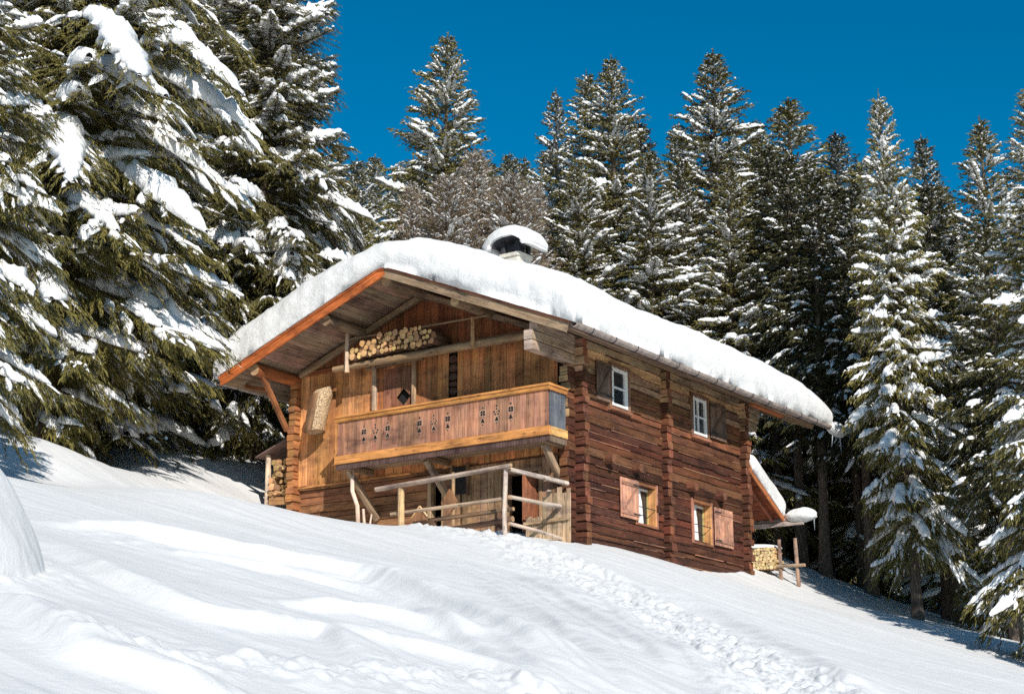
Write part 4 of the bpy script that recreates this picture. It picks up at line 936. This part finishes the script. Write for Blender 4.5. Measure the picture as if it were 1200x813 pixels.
        X[..., 2] += T[:, None, None]*tap[None, :, None]*up*nz-(.35*W[:, None, None]*np.abs(cs)**2*tap[None, :, None])
        q0 = np.arange(n)[:, None, None]*K*m+np.arange(K-1)[None, :, None]*m; jj = np.arange(m)[None, None]
        F = np.stack(np.broadcast_arrays(q0+jj, q0+(jj+1) % m, q0+m+(jj+1) % m, q0+m+jj), -1).reshape(-1, 4)
        return X.reshape(-1, 3), F
    SV = []; SF = []; off = 0
    def addl(C, W, T, m, lump):
        nonlocal off
        if len(C) == 0: return
        v, fq = loaves(C, W, T, m, lump); SV.append(v); SF.append(fq+off); off += len(v)
    if snow > 0:
        # along main limbs
        ns = int(nb*big*snow); ix = g.choice(nb, min(nb*2, ns), replace=ns > nb)
        t0 = g.uniform(.12, .75, len(ix)); t1 = np.clip(t0+g.uniform(.2, .65, len(ix)), 0, 1.0); K = 15
        tm = t0[:, None]+(t1-t0)[:, None]*np.linspace(0, 1, K)[None]
        C = P(np.repeat(ix, K), tm.ravel()).reshape(len(ix), K, 3); C[..., 2] += .03+.05*min(1, padw)*(L[ix]/3)[:, None]
        if boughs:
            q = nb-1-np.arange(len(boughs)*3) % len(boughs); ix = np.concatenate([ix, q]); t0 = np.concatenate([t0, np.tile([.2, .5, .35], len(boughs))[:len(q)]+g.normal(0, .06, len(q))]); t1 = np.concatenate([t1, np.clip(t0[-len(q):]+g.uniform(.35, .55, len(q)), 0, 1.02)])
            tm = t0[:, None]+(t1-t0)[:, None]*np.linspace(0, 1, K)[None]; C = P(np.repeat(ix, K), tm.ravel()).reshape(len(ix), K, 3); C[..., 2] += .03+.05*min(1, padw)*(L[ix]/3)[:, None]
        W = np.minimum(padw*np.clip(.06*L[ix]+.045, .05, .20)*np.exp(g.normal(0, .34, len(ix))), .20*L[ix]*(t1-t0)); T = W*g.uniform(.65, 1.2, len(ix))
        addl(C, W, T, 10, .11)
        # on branchlets, outer ones first
        pr = pb*snow*(.22+.5*t)*np.where(f[bi] < .15, .8, 1); ix = np.where(g.uniform(0, 1, n2) < pr)[0]; K = 6
        s0 = g.uniform(.0, .45, len(ix)); s1 = np.clip(s0+g.uniform(.3, .65, len(ix)), 0, 1.02)
        sm = s0[:, None]+(s1-s0)[:, None]*np.linspace(0, 1, K)[None]
        C = P2(np.repeat(ix, K), sm.ravel()).reshape(len(ix), K, 3); C[..., 2] += .03
        W = np.clip(.085*l2[ix]+.022, .03, .13)*g.uniform(.5, 1.4, len(ix)); T = W*g.uniform(.5, .95, len(ix))
        addl(C, W, T, 6, .14)
        # crumbs on twigs
        ix = np.where(g.uniform(0, 1, n3) < crumbs*snow)[0]; K = 4
        C = p[ix][:, None]+d[ix][:, None]*(ln[ix][:, None]*np.linspace(.1, .75, K)[None])[..., None]; C[..., 2] += .012
        W = tw*g.uniform(.35, .85, len(ix)); addl(C, W, W*.6, 4, .2)
        # cap at the very top
        C = np.stack([np.zeros(5), np.linspace(-.05, .05, 5), np.full(5, H-.12)], -1)[None]; addl(C, np.array([.07]), np.array([.12]), 6, .1)
    return (V.reshape(-1, 3), F4, F3), (np.concatenate(SV) if SV else None, np.concatenate(SF) if SF else None), (LV, LF)

PROTO = {}
def proto(key, leaf='needles', **kw):
    (v, f4, f3), (sv, sf), (lv, lf) = conifer(**kw)
    PROTO[key] = (mesh_np('crown_mesh', v, f4, f3, mats=[leaf]), mesh_np('snow_mesh', sv, sf, mats=['tree_snow'], smooth=True), mesh_np('trunk_mesh', lv, lf, mats=['bark'], smooth=True), kw['H'])
import time as _t; _t0 = _t.time()
proto('big', seed=11, H=22, R=5.0, z0=.7, sp=.47, per=7, bsp=.085, tsp=.034, tl=.18, tw=.013, snow=.6, big=2.4, hang=1.45, crumbs=.05, maxb=1.6, kc=1.9, lowt=.50, padw=1.85, boughs=[(10.6, -.63, 6.7), (12.0, -.80, 6.0), (9.0, -.50, 5.7), (9.8, -1.20, 6.0), (7.8, -.95, 5.6), (13.5, -.55, 5.4), (8.3, -1.6, 5.6), (11.5, -1.35, 5.8), (6.6, -1.3, 5.0)])
proto('edge', seed=12, H=18, R=4.2, z0=2.1, sp=.46, per=7, bsp=.085, tsp=.036, tl=.18, tw=.0135, snow=.65, big=2.2, hang=1.4, crumbs=.05, maxb=1.5, kc=1.9, lowt=.75, padw=1.6)
proto('mid_a', seed=21, H=16, R=3.1, z0=.8, sp=.42, per=7, bsp=.11, tsp=.058, tl=.21, tw=.019, snow=.8, big=2.0, hang=1.2, crumbs=.06, padw=1.15, kc=2.4)
proto('mid_b', seed=22, H=16, R=2.5, z0=2.0, sp=.40, per=7, bsp=.11, tsp=.058, tl=.21, tw=.019, snow=.9, big=2.2, hang=1.2, crumbs=.07, padw=1.2, kc=2.6)
for i_, (k_, R_, kc_, sn_) in enumerate((('far_a', 3.2, 2.5, .85), ('far_b', 2.8, 2.2, .95), ('far_d', 3.0, 3.0, .75), ('far_e', 2.6, 2.6, .9))):
    proto(k_, seed=31+i_, H=18, R=R_, z0=1.0, sp=.46+.05*(i_ % 2), per=7, bsp=.14, tsp=.085, tl=.25, tw=.027, snow=sn_, big=1.9, hang=1.+.15*(i_ % 3), crumbs=.06, kc=kc_, padw=1.25, asym=.16, pb=.85)
proto('far_c', leaf='needles_dark', seed=37, H=18, R=3.0, z0=1.0, sp=.50, per=7, bsp=.15, tsp=.095, tl=.27, tw=.030, snow=.65, big=1.4, hang=1.1, crumbs=.05, kc=2.4, padw=1.1, asym=.16)
proto('bare', leaf='needles_dark', seed=38, H=18, R=2.6, z0=6.2, sp=.52, per=6, bsp=.17, tsp=.11, tl=.30, tw=.038, snow=.5, big=.8, hang=1.1, crumbs=.04)
proto('larch', leaf='twigs', seed=41, H=15, R=3.2, z0=1.5, sp=.36, per=8, bsp=.12, tsp=.045, tl=.26, tw=.0085, snow=.75, big=.4, hang=.4, crumbs=.07, larch=True, shape=.62)
proto('larch_b', leaf='twigs', seed=42, H=15, R=2.8, z0=1.5, sp=.40, per=7, bsp=.12, tsp=.045, tl=.26, tw=.0085, snow=.9, big=.5, hang=.4, crumbs=.09, larch=True, shape=.75)
for k_, v_ in PROTO.items(): print(k_, len(v_[0].polygons), len(v_[1].polygons))
print('protos', round(_t.time()-_t0, 1))

def plant(name, key, X, Y, ztop, label, group=None, wide=1., rot=None, H=None, lean=0.):
    crown, snow, trunk, H0 = PROTO[key]; zg = float(ground(np.array([X]), np.array([Y]))[0])
    s = ((ztop-zg) if ztop is not None else H)/H0
    t = empty(name, (X, Y, zg), rnd.uniform(0, 6.28) if rot is None else rot); t.rotation_euler[0] = rnd.gauss(0, .014); t.rotation_euler[1] = rnd.gauss(0, .014); t.scale = (s*wide, s*wide, s)
    if lean: t.rotation_euler = (0, lean, t.rotation_euler[2])
    tag(t, label, 'larch' if 'larch' in name else 'spruce', group)
    for nm, me in (('trunk', trunk), ('crown', crown), ('snow_load', snow)):
        o = bpy.data.objects.new(nm, me); COL.objects.link(o); o.parent = t
        if nm == 'snow_load': o['kind'] = 'stuff'
    return t
SP = 'spruce_tree'
plant(SP, 'big', -12.2, 41.5, 31.0, 'huge olive-green spruce at the left, its skirt nearly touching the snow', rot=.4, wide=.93)
plant(SP, 'big', -7.9, 50.5, 31.0, 'tall spruce behind the huge one, its snowy edge against the sky left of the roof', rot=2.2, wide=.80)
plant(SP, 'edge', -11.6, 31.5, 21.5, 'spruce cut by the left edge, its drooping boughs nearest the camera', rot=4.4, wide=.85)
plant(SP, 'mid_a', -12.4, 48, 30, 'spruce wedged behind the huge left spruce', rot=1.2, wide=1.15)
plant(SP, 'mid_b', -7.6, 56.5, 24.5, 'snowy spruce showing its foot between the big spruces and the left eave', rot=.2, wide=1.1)
plant(SP, 'mid_a', -9.9, 56, 30.5, 'spruce far behind the two big left spruces', rot=3.3, wide=1.1)
plant(SP, 'far_a', -2.65, 60, 28.3, 'tall pointed spruce rising alone above the brown larches', rot=1.0, wide=.9)
plant(SP, 'far_b', 3.06, 62, 27.6, 'left one of the twin-topped spruces above the chimney', rot=1.0, wide=.85)
plant(SP, 'far_d', 4.03, 60, 27.4, 'right one of the twin-topped spruces above the chimney', rot=2.0, wide=.85)
plant(SP, 'far_e', 1.88, 66, 28.5, 'slim spruce spire just right of the larches', rot=.3, wide=.7)
plant(SP, 'far_a', 7.59, 60, 27.4, 'tallest pointed spruce above the middle of the roof', rot=5.0, wide=.95)
plant(SP, 'far_b', 10.8, 60, 25.5, 'broad snowy spruce behind the right half of the roof', rot=5.5, wide=1.25)
plant(SP, 'far_d', 10.53, 66, 27.4, 'spruce top peeping out left of the broad snowy spruce', rot=2.5, wide=.95)
plant(SP, 'mid_b', 11.5, 48, 20.75, 'tall snow-hung spruce with a bare brown foot at the right edge of the clearing', rot=.9, wide=.62)
plant(SP, 'far_c', 17.31, 85, 34.3, 'small dark far spruce between two taller snowy ones')
plant(SP, 'far_c', 19.74, 75, 30.1, 'narrow dark spruce standing back against the sky near the right', wide=.75)
plant(SP, 'far_e', 14.83, 50, 20.6, 'sparse-topped snowy spruce near the right edge', wide=.95)
plant(SP, 'mid_a', 13.1, 39, 16.9, 'big spruce cut by the right edge, low boughs loaded with snow', rot=2.9, wide=.82)
plant(SP, 'mid_b', 12.0, 35.6, 5.2, 'young snow-buried spruce at the lower right corner', rot=1.1, wide=1.5)
for X, Y, zt_, w in ((-1.24, 57, 22.4, 1.05), (-.1, 56, 21.0, 1.1), (-3.4, 56.5, 21.0, .95), (.85, 60, 22.3, .9), (-2.3, 55, 20.6, 1.1)):
    plant('larch_tree', 'larch' if w > 1.07 else 'larch_b', X, Y, zt_, 'bare brown larch in the clump behind the ridge', 'brown larches behind the ridge', wide=w)
for X, Y, zt_, k, w in ((5.53, 70, 29.0, 'far_c', .9), (7.03, 68, 28.0, 'far_b', .9), (10.0, 73, 29.3, 'far_e', .9), (12.56, 58, 22.5, 'far_d', 1.1), (15.08, 55, 20.2, 'far_a', 1.1),
     (4.93, 57, 22.3, 'far_e', 1.15), (7.56, 56.5, 21.5, 'far_b', 1.15), (9.3, 62.5, 22.5, 'far_d', 1.1), (6.2, 58, 22.5, 'far_b', 1.1), (2.4, 58.5, 22.5, 'far_a', 1.1), (9.2, 62, 24.5, 'far_b', 1.1)):
    plant(SP, k, X, Y, zt_, 'snowy spruce in the dense stand rising behind the roof', 'spruces in the stand behind the roof', wide=w)
for X, Y, H in ((9.9, 53.2, 13.5), (8.95, 56.3, 14.5), (9.45, 54.8, 14), (11.2, 52.5, 13.5), (11.6, 55.5, 14), (13.4, 52.0, 13.5), (10.6, 56.5, 14.5), (9.9, 58.5, 15),  (13.6, 52, 14), (10.6, 59, 15), (12.0, 62, 16), (13.8, 46.5, 12), (14.8, 43.5, 11), (15.5, 48, 13)):
    plant(SP, 'bare', X, Y, None, 'spruce with a bare lower trunk in the dark wood right of the chalet', 'bare-trunked spruces right of the chalet', H=H, wide=.95)
g_ = np.random.RandomState(5)
for i in range(30):
    a = -.28+.62*i/29+g_.uniform(-.01, .01); Yd = g_.uniform(74, 92); X = math.tan(a)*Yd
    if -6 < X < 2 and False: continue
    plant(SP, ('far_c', 'far_d', 'far_b', 'far_e')[i % 4], X, Yd, None, 'distant spruce lost in the mass of the forest', 'distant spruces deep in the forest', H=g_.uniform(12.5, 15.5), wide=g_.uniform(.9, 1.1))
for i in range(16):
    X = -18+i*1.35+g_.uniform(-.4, .4); Yd = g_.uniform(98, 118)
    plant(SP, ('far_a', 'far_b', 'far_e')[i % 3], X, Yd, (930-(178+g_.uniform(-14, 22)))/2040*Yd*1.06, 'far frosted spruce on the hill crest left of the larches', 'far frosted spruces on the hill crest', wide=g_.uniform(.95, 1.15))

# ================================================================== sun, sky, camera
S = 1.25*EX-1.0*EY; S = Vector((S[0], S[1], .98)).normalized()
el = math.asin(S.z); azr = math.atan2(S.x, S.y)
sd = bpy.data.lights.new('sun', 'SUN'); sd.energy = 4.6; sd.angle = math.radians(.5); sd.color = (1, .95, .87)
so = bpy.data.objects.new('sun', sd); COL.objects.link(so); so.rotation_euler = (-S).to_track_quat('-Z', 'Y').to_euler(); so.location = (20, -60, 50)
W = bpy.data.worlds.new('World'); SC.world = W; W.use_nodes = True; nt = W.node_tree; bg = nt.nodes['Background']
sk = nt.nodes.new('ShaderNodeTexSky'); sk.sky_type = 'NISHITA'; sk.sun_disc = False; sk.sun_elevation = el; sk.sun_rotation = azr; sk.altitude = 1600; sk.air_density = 1.0; sk.dust_density = .1; sk.ozone_density = 2.0
hs = nt.nodes.new('ShaderNodeHueSaturation'); hs.inputs['Saturation'].default_value = 1.75; hs.inputs['Value'].default_value = 1.08; hs.inputs['Hue'].default_value = .487
nt.links.new(sk.outputs[0], hs.inputs['Color']); nt.links.new(hs.outputs[0], bg.inputs[0]); bg.inputs[1].default_value = .085
cd = bpy.data.cameras.new('camera'); cd.sensor_width = 36; cd.lens = 59.13; cd.clip_start = .1; cd.clip_end = 3000
co = bpy.data.objects.new('camera', cd); COL.objects.link(co); co.location = (0, 0, 0); co.rotation_euler = (math.radians(90+14.8744), 0, 0); SC.camera = co
vs = SC.view_settings; vs.view_transform = 'Standard'; vs.look = 'None'; vs.exposure = .22; vs.gamma = 1; vs.use_curve_mapping = False
cy = SC.cycles; cy.max_bounces = 6; cy.diffuse_bounces = 3; cy.glossy_bounces = 2; cy.transmission_bounces = 4; cy.use_denoising = False; cy.sample_clamp_indirect = 4.0
try: cy.denoiser = 'OPENIMAGEDENOISE'
except Exception: pass
